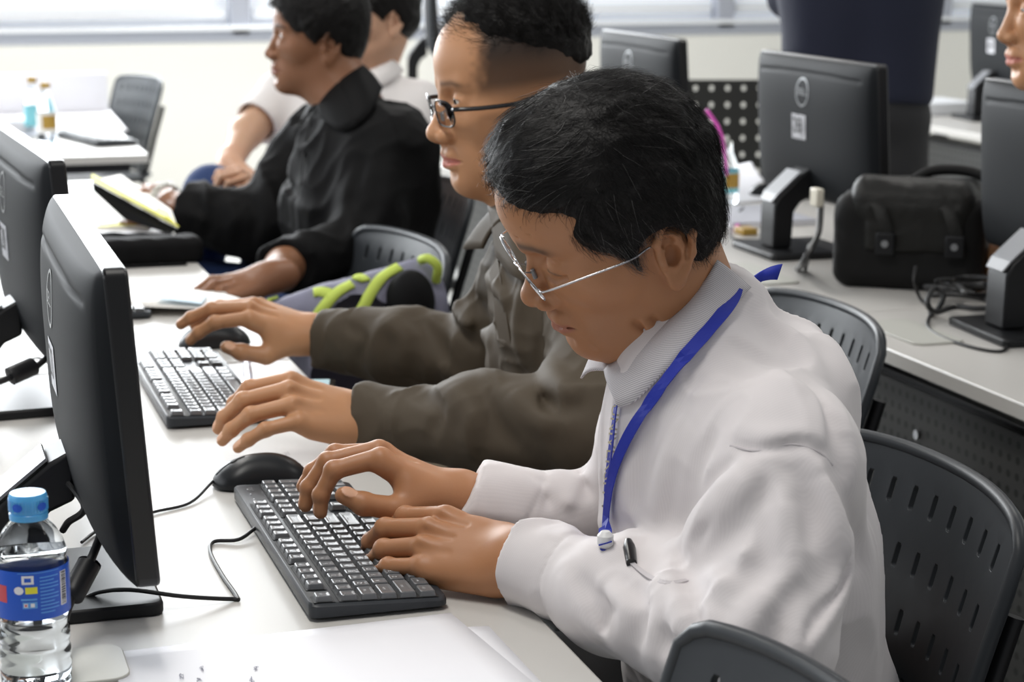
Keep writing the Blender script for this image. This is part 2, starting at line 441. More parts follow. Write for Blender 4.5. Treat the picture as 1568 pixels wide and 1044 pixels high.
    E.chain([(.004, .0105, .0230), (-.009, .012, .0245), (-.0155, .0130, .0150), (-.0155, .0125, .002), (-.0125, .0115, -.009)], .0022, .0025, 's')
    sc = g('ear', 1.0); a = math.radians(g('ear_out', 22)); t = math.radians(-8)
    Rz = np.array([[math.cos(a), -math.sin(a), 0], [math.sin(a), math.cos(a), 0], [0, 0, 1]])
    Ry = np.array([[math.cos(t), 0, math.sin(t)], [0, 1, 0], [-math.sin(t), 0, math.cos(t)]])
    o = (-.012 + g('ear_x', 0), .0665, -.018 + g('ear_z', 0))
    S.sub(E, Rz @ Ry, o, o, .042 * sc, .004, 'u', sc)
    return S
def smooth01(a, b, x):
    t = np.clip((x - a) / (b - a), 0, 1); return t * t * (3 - 2 * t)
def head_tint(L, g):
    """L: head-frame coordinates (mirrored y). returns lips, brow, shade(stubble) masks"""
    x, y, z = L[:, 0], np.abs(L[:, 1]), L[:, 2]
    zc = -.0732 - .03 * np.maximum(y - .012, 0)
    up = smooth01(.0105 - .22 * y, .006 - .18 * y, z - zc) ; dn = smooth01(-.0125 + .28 * y, -.008 + .22 * y, z - zc)
    lips = up * dn * smooth01(.028, .022, y) * (x > .066)
    bz = .0195 + .10 * np.minimum(y - .012, .022) - .25 * np.maximum(y - .036, 0)
    brow = np.exp(-((z - bz) / g.get('brow_w', .0036)) ** 2) * smooth01(.010, .015, y) * smooth01(.053, .044, y) * (x > .045)
    eo = g.get('eye_open', .5); zl = (.0045 * eo - .001 if eo > 0 else -.0085) - 4. * (y - .033) ** 2 * 3
    lash = np.exp(-((z - zl) / .0011) ** 2) * smooth01(.020, .025, y) * smooth01(.046, .042, y) * (x > .06)
    return lips, np.maximum(brow, lash * .9)
# ------------------------------------------------------------------ room
mb = MB(); mb.box((1.6, 4.6, -.05), (9.4, 12.0, .1)); struct(obj('floor', mb, M['floor'], smooth=False))
WY = 9.5
mb = MB(); mb.box((1.6, WY + .08, .44), (9.4, .16, .88)); struct(obj('wall_back', mb, M['wall'], smooth=False))
mb = MB(); mb.box((1.6, WY + .04, .915), (9.4, .10, .07)); mb.box((1.6, WY + .04, 2.4), (9.4, .10, .08)); 
for k in range(-2, 6):
    mb.box((.36 + k * 1.23, WY + .035, 1.66), (.09, .09, 1.5))
struct(obj('window_1', mb, M['white_frame'], bevel=.004))
mb = MB(); mb.box((6.38, 3.6, 1.5), (.16, 12.0, 3.0)); struct(obj('wall_right', mb, M['wall'], smooth=False))
mb = MB(); mb.box((1.6, WY - .01, .945), (9.4, .06, .022)); struct(obj('trim_1', mb, M['sill'], bevel=.003))
mb = MB()
for k in range(-3, 6): mb.box((.975 + k * 1.23, WY + .05, 1.01), (1.10, .04, .05)); mb.box((.975 + k * 1.23, WY + .05, 2.3), (1.10, .04, .05))
struct(obj('window_2', mb, M['sill'], bevel=.003))
mb = MB(); mb.box((1.6, WY + .12, 1.66), (9.4, .02, 1.5)); struct(obj('window_3', mb, M['outside'], smooth=False))
# ------------------------------------------------------------------ desks
def desk(x0, x1, y0, y1, label, group='long white computer desks', panel=True, holes=True):
    t = empty('computer_desk', label, 'desk', ((x0 + x1) / 2, (y0 + y1) / 2, 0), 0, group); w = x1 - x0; l = y1 - y0
    mb = MB(); mb.box((0, 0, .7275), (w, l, .025)); obj('desktop', mb, M['desk'], t, bevel=.003)
    mb = MB(); mb.box((-w / 2 + .06, 0, .47), (.012, l - .1, .40)); pn = obj('modesty_panel', mb, M['perf'], t, smooth=False)
    for y in (-l / 2 + .3, 0, l / 2 - .3):
        mb = MB(); mb.lathe([(.0001, -.004), (.006, -.003), (.008, 0), (.008, .002)], n=14)
        mb.v = [np.array([-w / 2 + .052 + p[2] * -1, y + p[0], .60 + p[1]]) for p in mb.v]; obj('bolt', mb, M['chrome'], t)
    for sy in (-1, 1):
        mb = MB(); mb.box((0, sy * (l / 2 - .06), .357), (.05, .03, .714)); mb.box((0, sy * (l / 2 - .06), .02), (w - .06, .05, .04)); mb.box((0, sy * (l / 2 - .06), .70), (w - .1, .04, .03))
        obj('leg', mb, M['steel'], t, bevel=.004)
    mb = MB(); mb.box((-w / 2 + .11, 0, .66), (.09, l - .2, .04)); obj('cable_tray', mb, M['steel'], t, bevel=.003)
    return t
M['perf'] = mat('perforated_steel', (.045, .045, .043), .45, metal=.2)
def perf(m, sc=42, dark=(.006, .006, .006)):
    nt = m.node_tree; b = nt.nodes['Principled BSDF']; tc = nt.nodes.new('ShaderNodeTexCoord'); sx = nt.nodes.new('ShaderNodeSeparateXYZ')
    nt.links.new(tc.outputs['Object'], sx.inputs[0]); o = []
    for ax in ('Y', 'Z'):
        a = nt.nodes.new('ShaderNodeMath'); a.operation = 'MULTIPLY'; a.inputs[1].default_value = sc; nt.links.new(sx.outputs[ax], a.inputs[0])
        f = nt.nodes.new('ShaderNodeMath'); f.operation = 'FRACT'; nt.links.new(a.outputs[0], f.inputs[0])
        s = nt.nodes.new('ShaderNodeMath'); s.operation = 'SUBTRACT'; s.inputs[1].default_value = .5; nt.links.new(f.outputs[0], s.inputs[0])
        p = nt.nodes.new('ShaderNodeMath'); p.operation = 'POWER'; p.inputs[1].default_value = 2; nt.links.new(s.outputs[0], p.inputs[0]); o.append(p)
    ad = nt.nodes.new('ShaderNodeMath'); ad.operation = 'ADD'; nt.links.new(o[0].outputs[0], ad.inputs[0]); nt.links.new(o[1].outputs[0], ad.inputs[1])
    lt = nt.nodes.new('ShaderNodeMath'); lt.operation = 'LESS_THAN'; lt.inputs[1].default_value = .06; nt.links.new(ad.outputs[0], lt.inputs[0])
    mx = nt.nodes.new('ShaderNodeMix'); mx.data_type = 'RGBA'; mx.inputs[6].default_value = b.inputs['Base Color'].default_value; mx.inputs[7].default_value = (*dark, 1)
    nt.links.new(lt.outputs[0], mx.inputs[0]); nt.links.new(mx.outputs[2], b.inputs['Base Color'])
perf(M['perf'])
desk(-.14, .558, .55, 2.95, 'white desk in the foreground under the two nearest keyboards')
desk(-.14, .558, 2.955, 5.35, 'white desk carrying the black pouch and the yellow-edged folder')
desk(-.02, .715, 5.95, 8.3, 'white desk near the far left wall with bottles and keyboard', holes=False)
desk(1.46, 2.14, .6, 3.05, 'white desk at the right edge under the monitor marked 29')
desk(1.46, 2.14, 3.055, 5.5, 'white desk under the black bag and the monitor marked 28')
desk(3.36, 4.04, 4.3, 6.7, 'white desk behind the standing person, under the monitor at top right')
desk(1.9, 3.0, 7.5, 8.15, 'white desk against the window wall under two small far monitors', panel=False)
# ------------------------------------------------------------------ monitors
LEAN = .065
def shell_x(u, v):   # u,v in -1..1 -> depth behind the bezel
    a = (1 - abs(u) ** 3.2); b = 1 - abs(v) ** 3.4
    d = .020 + .034 * max(a, 0) ** .42 * max(b, 0) ** .42 * (1 - .10 * v)
    if abs(u) < .84: d -= .0045 * math.exp(-((v - .80 + .05 * u * u) / .016) ** 2)
    return d
def monitor(loc, rz, label, num=None, group='black monitors seen from behind', W_=.52, H_=.275, sc=1., first=[None]):
    if first[0] is not None:
        t = copy_tree(first[0], loc, rz, label, group)
    else:
        t = first[0] = empty('monitor', label, 'monitor', loc, rz, group)
        zc = .082 + H_ / 2; xf = .062
        n = 44; mb = MB()
        def fn(a, b):
            u = 2 * a - 1; v = 2 * b - 1; r = .012
            y = u * W_ / 2; z = v * H_ / 2
            return (xf - shell_x(u, v), y, zc + z)
        mb.grid(fn, 60, 80); sh = obj('back_shell', mb, M['shell'], t)
        mb = MB(); mb.prism(rrect(W_ + .004, H_ + .004, .010, c=(0, zc)), xf - .021, xf, lambda p: (p[2], p[0], p[1])); bz = obj('bezel', mb, M['bezel'], t, bevel=.003)
        mb = MB(); mb.prism(rrect(W_ - .026, H_ - .030, .001, c=(0, zc + .003)), xf, xf + .0006, lambda p: (p[2], p[0], p[1])); obj('screen', mb, M['screen'], t, smooth=False)
        mb = MB(); cz = zc + .072
        def ring(a, b):
            th = 2 * math.pi * a; r = .0265 + .0018 * (2 * b - 1); y = r * math.cos(th); z = r * math.sin(th) + cz
            return (xf - shell_x(y / (W_ / 2), (z - zc) / (H_ / 2)) - .0008, y, z)
        mb.grid(ring, 40, 1)
        add_text(mb, 'DELL', .0185, lambda x, y: (xf - shell_x(-x / (W_ / 2), (cz + y - zc) / (H_ / 2)) - .0012, -x, cz + y))
        obj('logo', mb, M['logo'], t)
        # stand: column, forward-slanting arm with pale top face, base
        prof = [(-.062, .012), (-.060, .086), (-.050, .102), (-.004, .138), (.020, .150), (.020, .100), (-.004, .090), (-.018, .074), (-.022, .012)]
        mb = MB(); mb.prism(prof, -.033, .033, lambda p: (p[0], p[2], p[1])); st = obj('stand_column', mb, M['plastic'], t, bevel=.004)
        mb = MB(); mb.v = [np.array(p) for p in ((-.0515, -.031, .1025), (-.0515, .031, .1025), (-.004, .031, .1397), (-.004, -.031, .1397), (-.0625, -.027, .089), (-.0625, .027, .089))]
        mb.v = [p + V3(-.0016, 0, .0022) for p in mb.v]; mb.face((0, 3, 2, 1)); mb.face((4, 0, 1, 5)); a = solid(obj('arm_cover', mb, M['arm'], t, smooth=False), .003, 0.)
        mb = MB(); mb.prism(rrect(.185, .205, .012), .0, .013); obj('stand_base', mb, M['plastic'], t, bevel=.003)
        for c_ in t.children:   # the panel leans back a little
            if c_.name.split('.')[0] in ('back_shell', 'bezel', 'screen', 'logo'):
                for v_ in c_.data.vertices: v_.co.x -= LEAN * (v_.co.z - zc)
    if sc != 1: t.scale = (sc, sc, sc)
    if num is not None:
        zc = .082 + H_ / 2; xf = .062; cz = zc + .004; y0 = .012
        S_ = lambda y, z, e: (xf - shell_x(y / (W_ / 2), (z - zc) / (H_ / 2)) - e - LEAN * (z - zc), y, z)
        mb = MB(); mb.grid(lambda a, b: S_(y0 + (a - .5) * .062, cz + (b - .5) * .048, .0009), 6, 8); st = obj('number_sticker', mb, M['sticker'], t)
        st['label'] = 'white paper sticker' + (' printed ' + num if num.strip() else '')
        if num.strip():
            mb = MB(); add_text(mb, num, .040, lambda x, y: S_(y0 + .006 - x * 1.05, cz + .001 + y * 1.1, .0014)); obj('number', mb, M['ink'], st)
            mb = MB(); mb.grid(lambda a, b: S_(y0 - .020 + .0012 * a, cz + (b - .5) * .040, .0014), 1, 4); obj('side_print', mb, M['ink'], st)
    return t
monitor((.127, 1.93, .74), 0, 'black monitor nearest the camera at left, back shell and thin side edge showing', '20')
monitor((.130, 2.775, .74), math.radians(4), 'black monitor behind the nearest one at the left edge', '21')
monitor((1.735, 3.69, .74), 0, 'black monitor with sticker 28 beside the black bag', '28', sc=1.03)
monitor((1.735, 2.80, .74), math.radians(-4), 'black monitor with sticker 29 cut by the right picture edge', '29', sc=1.03)
monitor((1.735, 4.69, .74), 0, 'black monitor without sticker peeking over the dark-haired heads', sc=1.03)
monitor((3.66, 6.25, .74), math.radians(-8), 'black monitor at the top right behind the standing person', '31', sc=1.03)
m_a = monitor((2.04, 7.85, .74), math.radians(-14), 'small far monitor with white sticker just left of the spectacled man', '24')
m_b = monitor((2.46, 7.85, .74), 0, 'small far monitor showing just above the spectacled man’s hair')
RAISED = [o for o in COL.objects if o.name.split('.')[0] == 'monitor' and o.type == 'EMPTY' and o.location.x > 1.5 and o not in (m_a, m_b)]
for m_ in RAISED:
    for c_h in m_.children:
        n_ = c_h.name.split('.')[0]
        if n_ in ('stand_column', 'arm_cover'): c_h.scale.z = 1.14
        elif n_ != 'stand_base': c_h.location.z = .022
for m_ in (m_a, m_b):     # these two stand raised on their columns
    for c_h in m_.children:
        n_ = c_h.name.split('.')[0]
        if n_ in ('stand_column', 'arm_cover'): c_h.scale.z = 1.62
        elif n_ != 'stand_base': c_h.location.z = .085
# ------------------------------------------------------------------ keyboards
KU = .01905
ROWS = [
 [(0, 'Ctrl', 1.25), (1.25, 'Win', 1.25), (2.5, 'Alt', 1.25), (3.75, '', 6.25), (10, 'Alt', 1.25), (11.25, 'Win', 1.25), (12.5, 'M', 1.25), (13.75, 'Ctrl', 1.25)],
 [(0, 'Shift', 2.25)] + [(2.25 + i, c, 1) for i, c in enumerate('ZXCVBNM,./')] + [(12.25, 'Shift', 2.75)],
 [(0, 'Caps', 1.75)] + [(1.75 + i, c, 1) for i, c in enumerate("ASDFGHJKL;'")] + [(12.75, 'Enter', 2.25)],
 [(0, 'Tab', 1.5)] + [(1.5 + i, c, 1) for i, c in enumerate('QWERTYUIOP[]')] + [(13.5, '\\', 1.5)],
 [(i, c, 1) for i, c in enumerate('`1234567890-=')] + [(13, 'Back', 2)],
 [(0, 'Esc', 1)] + [(2 + i + (i // 4) * .5, 'F%d' % (i + 1), 1) for i in range(12)]]
KEYS = []
for r, row in enumerate(ROWS):
    for x, c, w in row: KEYS.append((x, r + (.28 if r == 5 else 0), w, 1, c))
for r, cs in ((0, [(1, '<'), (0, '-'), (2, '>')]), (1, [(1, '^')]), (3, [(0, 'Del'), (1, 'End'), (2, 'Pg')]), (4, [(0, 'Ins'), (1, 'Hm'), (2, 'Pg')]), (5.28, [(0, 'Prt'), (1, 'Scr'), (2, 'Brk')])):
    for x, c in cs:
        if not (r == 0 and c == '-'): KEYS.append((15.3 + x, r, 1, 1, c))
KEYS.append((16.3, 0, 1, 1, 'v'))
for r, cs in ((0, '0 .'), (1, '123'), (2, '456'), (3, '789'), (4, 'N/*')):
    for x, c in enumerate(cs):
        if c == ' ': continue
        KEYS.append((18.6 + x, r, 2 if (r == 0 and x == 0) else 1, 1, c))
KEYS += [(21.6, 0, 1, 2, 'En'), (21.6, 2, 1, 2, '+'), (21.6, 4, 1, 1, '-')]
KW, KD = .440, .134
X0, Y0 = -.2155, -.058
SL = .046
def kz(y): return .0125 + SL * (y + KD / 2)
def add_key(mb, cx, cy, w, d, legend=None):
    z0 = kz(cy) - .003; h = .0085; ins = .0022; b = len(mb.v); tw, td = w / 2 - ins, d / 2 - ins
    def rr(hw, hd, z, r, zf=0):
        return [np.array([cx + x, cy + y, z + SL * y]) for x, y in rrect(hw * 2, hd * 2, r, n=2)]
    rings = [rr(w / 2, d / 2, z0, .0012), rr(tw + .0004, td + .0004, z0 + h - .0007, .0016), rr(tw - .0005, td - .0005, z0 + h, .0014), rr(tw * .55, td * .55, z0 + h - .0006, .001)]
    k = len(rings[0])
    for rg in rings: mb.v += rg
    for i in range(3):
        for j in range(k): mb.face((b + i * k + j, b + i * k + (j + 1) % k, b + (i + 1) * k + (j + 1) % k, b + (i + 1) * k + j))
    mb.face([b + 3 * k + j for j in range(k)])
    if legend and legend.strip():
        s = .0062 if len(legend) == 1 else .0036
        add_text(mb, legend, s, lambda x, y: (cx + x - (tw * .25 if len(legend) == 1 and w < .03 else 0), cy + y + td * .25, z0 + h - .0001 + SL * (y + td * .25)), 1)
def keyboard(loc, rz, label, detail=True, group='black full-size keyboards'):
    t = empty('keyboard', label, 'keyboard', loc, rz, group)
    mb = MB(); P = rrect(KW, KD, .010, 4)
    n = len(P)
    for z, s in ((.001, .965), (.0045, 1.0), (None, 1.0), ('t', .985)):
        for x, y in P: mb.v.append(np.array([x * s, y * s, z if isinstance(z, float) else (kz(y * s) - (.0030 if z is None else .0005))]))
    mb.face(list(range(n))[::-1]); mb.face([3 * n + i for i in range(n)])
    for i in range(3):
        for j in range(n): mb.face((i * n + j, i * n + (j + 1) % n, (i + 1) * n + (j + 1) % n, (i + 1) * n + j))
    obj('body', mb, M['kbody'], t)
    g = .0007
    wl = MB()
    for x0_, x1_, y0_, y1_ in ((0, 15, 0, 5), (15.3, 18.3, 3, 5), (15.3, 18.3, 0, 1), (16.3, 17.3, 1, 2), (18.6, 22.6, 0, 5), (0, 1, 5.28, 6.28), (2, 6, 5.28, 6.28), (6.5, 10.5, 5.28, 6.28), (11, 15, 5.28, 6.28), (15.3, 18.3, 5.28, 6.28)):
        a, b_, c, d = X0 + x0_ * KU - .0008, X0 + x1_ * KU + .0008, Y0 + y0_ * KU - .0008, Y0 + y1_ * KU + .0008; q = len(wl.v)
        for x, y in ((a, c), (b_, c), (b_, d), (a, d)): wl.v.append(np.array([x, y, kz(y) + .0003]))
        wl.face((q, q + 1, q + 2, q + 3))
    obj('key_well', wl, M['keywell'], t, smooth=False)
    if detail:
        order = sorted(KEYS, key=lambda k: -k[2])
        rest = MB(M['legend'])
        for i, (x, y, w, d, c) in enumerate(KEYS):
            cx, cy = X0 + (x + w / 2) * KU, Y0 + (y + d / 2) * KU
            if i < 99:
                mb = MB(M['legend']); add_key(mb, cx, cy, w * KU - 2 * g, d * KU - 2 * g, c)
                obj('spacebar' if w > 5 else 'key', mb, M['key'], t, smooth=False)
            else: add_key(rest, cx, cy, w * KU - 2 * g, d * KU - 2 * g, c)
        if rest.f: obj('remaining_keys', rest, M['key'], t, smooth=False)['kind'] = 'stuff'
        mb = MB()
        for q in range(3): mb.box((X0 + (19.3 + q * 1.1) * KU, Y0 + 5.9 * KU, kz(Y0 + 5.9 * KU)), (.0025, .0012, .0012))
        obj('indicator_lights', mb, M['legend'], t)
        mb = MB(); yy = Y0 + 5.7 * KU
        add_text(mb, 'DELL', .0075, lambda x, y: (X0 + 21.6 * KU + x, yy + y, kz(yy + y)))
        obj('logo', mb, M['logo'], t)
    else:
        mb = MB()
        for x, y, w, d, c in KEYS: add_key(mb, X0 + (x + w / 2) * KU, Y0 + (y + d / 2) * KU, w * KU - 2 * g, d * KU - 2 * g)
        obj('keys', mb, M['key'], t, smooth=False)['kind'] = 'stuff'
    return t
HP = math.pi / 2
keyboard((.413, 1.985, .74), HP, 'black keyboard under the hands of the man in the white shirt')
keyboard((.385, 2.775, .74), HP, 'black keyboard beside the man in the brown jacket')
keyboard((.60, 6.42, .74), HP + .25, 'far black keyboard on the desk by the left wall', False)
keyboard((1.97, 3.62, .74), HP, 'black keyboard behind the stand of the monitor marked 28', False)
keyboard((.33, 3.56, .74), HP, 'black keyboard mostly hidden under the open booklet', False)
# ------------------------------------------------------------------ mice
def mouse(loc, rz, label, group='black wired mice'):
    t = empty('computer_mouse', label, 'mouse', loc, rz, group)
    def fn(a, b):   # a around length, b around
        x = (a - .5) * .114; th = math.pi * b; w = .031 * (1 - abs(2 * a - 1) ** 3.4) ** .5 * (1 - .10 * math.cos(2 * math.pi * (a - .5)))
        hgt = .031 * max(0, (1 - abs(2 * a - 1.0) ** 2.6)) ** .5 * (.80 + .30 * math.sin(math.pi * (1.02 - a) * .9))
        return (x, w * math.cos(th) * (1 if True else 0), .003 + hgt * abs(math.sin(th)) ** .75)
    mb = MB(); mb.grid(fn, 36, 28); obj('body', mb, M['mouse'], t)
    mb = MB(); mb.prism([(x * .97, y * .97) for x, y in rrect(.106, .054, .024, 6)], .0, .005); obj('base', mb, M['plastic'], t, bevel=.001)
    mb = MB(); mb.tube([(.028, -.003, .0235), (.028, .003, .0235)], .0085, 20); obj('scroll_wheel', mb, M['keywell'], t)
    mb = MB(); mb.tube([(x, 0, .0042 + .0312 * max(0, (1 - abs(2 * (x / .114 + .5) - 1.0) ** 2.6)) ** .5 * (.80 + .30 * math.sin(math.pi * (1.02 - (x / .114 + .5)) * .9)) - .0012) for x in np.linspace(.018, .052, 8)], .0008, 6); obj('button_seam', mb, M['keywell'], t)
    mb = MB(); add_text(mb, 'DELL', .008, lambda x, y: (-.032 + y * 1.0, -x, .0350 - .0), 0); obj('logo', mb, M['logo'], t)
    return t
mouse((.388, 2.262, .74), math.pi, 'black mouse lying free beside the foreground keyboard')
mouse((.462, 3.085, .74), math.pi - .05, 'black mouse held under the right hand of the man in the brown jacket')
# ------------------------------------------------------------------ cables
def cable(pts, r, label, m='cable', n=6, name='cable'):
    mb = MB(); mb.tube(crv(pts, n), r, 8); return tag(obj(name, mb, M[m]), label, 'cable')
Z = .7425
c_ = lambda x, y, z=Z: onz(x, y, z)
cable([(.332, 2.262, .748), c_(290, 770), c_(235, 784), c_(190, 800), c_(150, 812), c_(125, 830)], .0018, 'thin black cord running left from the free mouse behind the monitor')
cable([(.346, 2.06, .748), c_(365, 826, .744), c_(328, 829), c_(322, 845), c_(340, 880), c_(363, 914), c_(355, 917), c_(280, 913, .752), c_(200, 903, .760), c_(150, 907, .756), c_(118, 922, .748), c_(104, 930), c_(92, 940)], .0021, 'thin black cord looping left from the foreground keyboard over the monitor base')
P0 = dep(137, 730, 1.86)
cable([(.118, 1.955, .875), dep(128, 770, 1.9), dep(104, 800, 1.92), dep(96, 812, 1.93)], .0035, 'thick black cord hanging behind the slanted arm of the nearest monitor')
ck = empty('power_cable', 'thick black power cord with a cylindrical ferrite lump by the nearest monitor base', 'cable', dep(125, 885, 1.83))
def sub_to(t, pts): return [np.array(p) - np.array(t.location) for p in pts]
mb = MB(); mb.tube(crv(sub_to(ck, [dep(165, 775, 1.88), dep(157, 810, 1.86), dep(142, 850, 1.83), dep(125, 885, 1.81), dep(110, 915, 1.79), dep(99, 950, 1.765), c_(99, 990)]), 6), .0042, 10); obj('cord', mb, M['cable'], ck)
mb = MB(); mb.tube(crv(sub_to(ck, [dep(138, 860, 1.822), dep(134, 868, 1.82), dep(114, 905, 1.797), dep(110, 912, 1.795)]), 5), [.006] + [.011] * 14 + [.006], 18); obj('ferrite_core', mb, M['plastic'], ck)
ck = empty('power_cable', 'thick black power cord with ferrite lump in front of the second monitor stand', 'cable', dep(30, 568, 2.6))
mb = MB(); mb.tube(crv(sub_to(ck, [dep(90, 505, 2.62), dep(82, 533, 2.6), dep(60, 558, 2.58), dep(30, 572, 2.55), dep(-10, 588, 2.52), dep(-40, 600, 2.5)]), 6), .0042, 10); obj('cord', mb, M['cable'], ck)
mb = MB(); mb.tube(crv(sub_to(ck, [dep(51, 560, 2.57), dep(45, 563, 2.565), dep(22, 573, 2.545), dep(14, 577, 2.54)]), 5), [.007] + [.012] * 14 + [.007], 18); obj('ferrite_core', mb, M['plastic'], ck)
cable([c_(38, 553, .76), c_(60, 548, .75), c_(80, 560), c_(95, 566)], .0018, 'thin black cord crossing behind the second monitor')
cable([c_(1138, 318, .76), c_(1122, 335), c_(1118, 355), c_(1125, 366), c_(1172, 368)], .0022, 'thin dark cord curling on the desk left of the monitor marked 28')
mb = MB(); mb.box((0, 0, 0), (.016, .030, .034)); o = obj('cable_plug', mb, M['cable_w'], bevel=.003); o.location = tuple(dep(1251, 302, 3.72)); tag(o, 'cream plug hanging under the monitor marked 28', 'plug')
cable([dep(1257, 312, 3.75), dep(1255, 345, 3.7), dep(1250, 365, 3.66), dep(1232, 398, 3.6), c_(1222, 412)], .006, 'black monitor cord with white plug dropping into the desk behind the bag')
cable([dep(1240, 375, 3.7), dep(1237, 395, 3.64), c_(1233, 413)], .004, 'second black cord dropping into the desk opening beside the monitor marked 28')
cable([c_(1402, 408, .80), c_(1400, 430, .78), c_(1408, 455, .745), c_(1425, 475), c_(1420, 498), c_(1440, 515), c_(1490, 532), c_(1530, 538), c_(1545, 530)], .0028, 'thin black cord looping in front of the black bag on the right desk')
cable([c_(1600, 455, .78), c_(1560, 468, .77), c_(1500, 472, .765), c_(1462, 470, .76), c_(1432, 478, .76), c_(1420, 462, .78), c_(1430, 442, .79), c_(1445, 452, .78), c_(1435, 475, .755), c_(1425, 480)], .0048, 'thick black cord knotted behind the right picture edge monitor')
ck = empty('cable_bundle', 'coiled black cord bundle lying beside the stand of the monitor marked 29', 'cable', c_(1490, 465, .75))
mb = MB(); 
mb.tube([((.050 + .018 * math.sin(2.3 * a + 1)) * math.cos(a), (.078 + .02 * math.sin(1.7 * a)) * math.sin(a + .3 * math.sin(1.3 * a)), .007 + .0011 * a + .005 * (1 + math.sin(2.1 * a))) for a in np.linspace(0, 22, 170)], .0046, 8)
obj('cord', mb, M['cable'], ck)
# desk grommets
def grommet(loc, rz, label, w=.085, d=.085):
    mb = MB(); mb.prism(rrect(w, d, .018), 0, .0035); o = obj('cable_grommet', mb, M['plug'], bevel=.001); o.location = tuple(loc); o.rotation_euler = (0, 0, rz)
    return tag(o, label, 'cable cover')
grommet(c_(123, 1022, .7402), 0, 'pale grey round-cornered cable cover between water bottle and paper', .08, .09)
grommet((1.545, 3.46, .7402), 0, 'pale grey cable cover set in the desk in front of the monitor marked 28', .085, .24)
grommet((1.555, 2.86, .7402), 0, 'pale grey cable cover set in the right desk near the knotted cord', .09, .20)
# ------------------------------------------------------------------ papers
def sheet(corners, label, m='paper', th=.0006, cat='paper', name='paper_sheet', curl=0, loc=None):
    mb = MB(); c = [np.array(p, float) for p in corners]; ctr = sum(c) / 4; t = [p - ctr for p in c]
    def fn(a, b):
        p = (t[0] * (1 - a) + t[1] * a) * (1 - b) + (t[3] * (1 - a) + t[2] * a) * b
        return p + np.array([0, 0, curl * (math.sin(math.pi * a) * .7 + .3 * math.sin(5 * a + 3 * b))])
    mb.grid(fn, 12, 12); o = obj(name, mb, M[m]); o.location = tuple(ctr); solid(o, th, 1.); return tag(o, label, cat)
s2 = sheet([c_(400, 975, .7405), c_(748, 958, .7405), c_(858, 1075, .7405), c_(560, 1120, .7405)], 'white paper sheet lying under the handwritten one, one corner showing')
s1 = sheet([c_(160, 1000, .7415), c_(690, 938, .7415), c_(838, 1062, .7415), c_(230, 1140, .7415)], 'white handwritten paper sheet in front of the foreground keyboard')
mb = MB(); rnd = random.Random(4)
for cx_, cy_ in ((278, 1035), (308, 1024), (392, 1024), (386, 1040), (305, 1042)):
    for k in range(3):
        p = [c_(cx_ + rnd.uniform(-4, 4), cy_ + rnd.uniform(-5, 5), .7424) for _ in range(4)]; mb.tube(crv([q - np.array(s1.location) for q in p], 4), .00022, 4)
M['pencil'] = mat('grey_ink', (.25, .25, .32), .6); obj('handwriting', mb, M['pencil'], s1)
# booklet, pouch, folder in front of the second row place
bk = empty('booklet', 'open white booklet lying over a keyboard beside the second monitor', 'booklet', (.46, 3.47, .757))
mb = MB()
for k in range(4):
    cs = [(c_(185, 428 + k, .775 - k * .006)), c_(352 - k * 2, 452, .765 - k * .006), c_(432 - k * 3, 478, .752 - k * .0015), c_(185, 468, .757 - k * .003)]
    cs = [p - np.array(bk.location) for p in cs]
    mb.grid(lambda a, b: (cs[0] * (1 - a) + cs[1] * a) * (1 - b) + (cs[3] * (1 - a) + cs[2] * a) * b, 4, 4)
solid(obj('pages', mb, M['paper2'], bk), .0012)
mb = MB(); q = [c_(255, 443, .7716), c_(318, 452, .7672), c_(308, 466, .7625), c_(238, 458, .7665)]; q = [p - np.array(bk.location) + np.array([0, 0, .0015]) for p in q]
mb.v = q; mb.face((0, 1, 2, 3)); M['print_blue'] = mat('pale_blue_print', (.55, .72, .85), .6); solid(obj('printed_picture', mb, M['print_blue'], bk, smooth=False), .0004)
S_p = Sdf(); a, b = c_(120, 385, .765), c_(262, 383, .765); S_p.box((a + b) / 2, (.15, .040, .026), .02, R=np.array([[1, 0, 0], [0, 1, 0], [0, 0, 1]]))
S_p.cap(c_(150, 365, .78), c_(258, 364, .775), .012, .010, .02)
S_p.disp.append(lambda p, d: d - .0012 * np.sin(p[:, 0] * 120 + p[:, 1] * 60))
v, q = surf_nets(S_p, (a + b) / 2 - .2, (a + b) / 2 + .2, .004, 3)
po = empty('pencil_pouch', 'soft black zipped pouch lying on the middle of the desk', 'pouch', (a + b) / 2 - V3(0, 0, .025)); M['blackcloth'] = mat('black_cloth', (.007, .007, .0075), .8, spec=.15, bump=(400, .4, .0005))
mesh_np('pouch_body', v - np.array(po.location), q, M['blackcloth'], po)
mb = MB(); zb = c_(282, 404, .7435) - np.array(po.location); mb.box(zb + V3(-.06, 0, 0), (.13, .012, .004)); obj('zip_pull', mb, M['blackcloth'], po, bevel=.001)
sheet([c_(95, 352, .7412), c_(262, 355, .7412), c_(282, 372, .7412), c_(60, 392, .7412)], 'white paper sheet between the black pouch and the opened folder')
sheet([c_(118, 292, .742), c_(232, 284, .742), c_(288, 345, .742), c_(110, 355, .742)], 'white printed sheet spread under the yellow-edged folder', 'paper2')
mb = MB(); mb.prism(rrect(.12, .05, .006), 0, .0008); o = obj('sticky_note', mb, M['yellow']); o.location = tuple(c_(192, 343, .7432)); tag(o, 'yellow note lying on the printed sheet below the folder', 'note')
fo = empty('folder', 'tilted open folder with yellow edge held by the man in the black jacket', 'folder', c_(210, 320, .76))
FA, FB, FC, FD = dep(142, 277, 4.62), dep(272, 349, 4.12), dep(262, 322, 4.25), dep(185, 268, 4.72)
loc = np.array(fo.location)
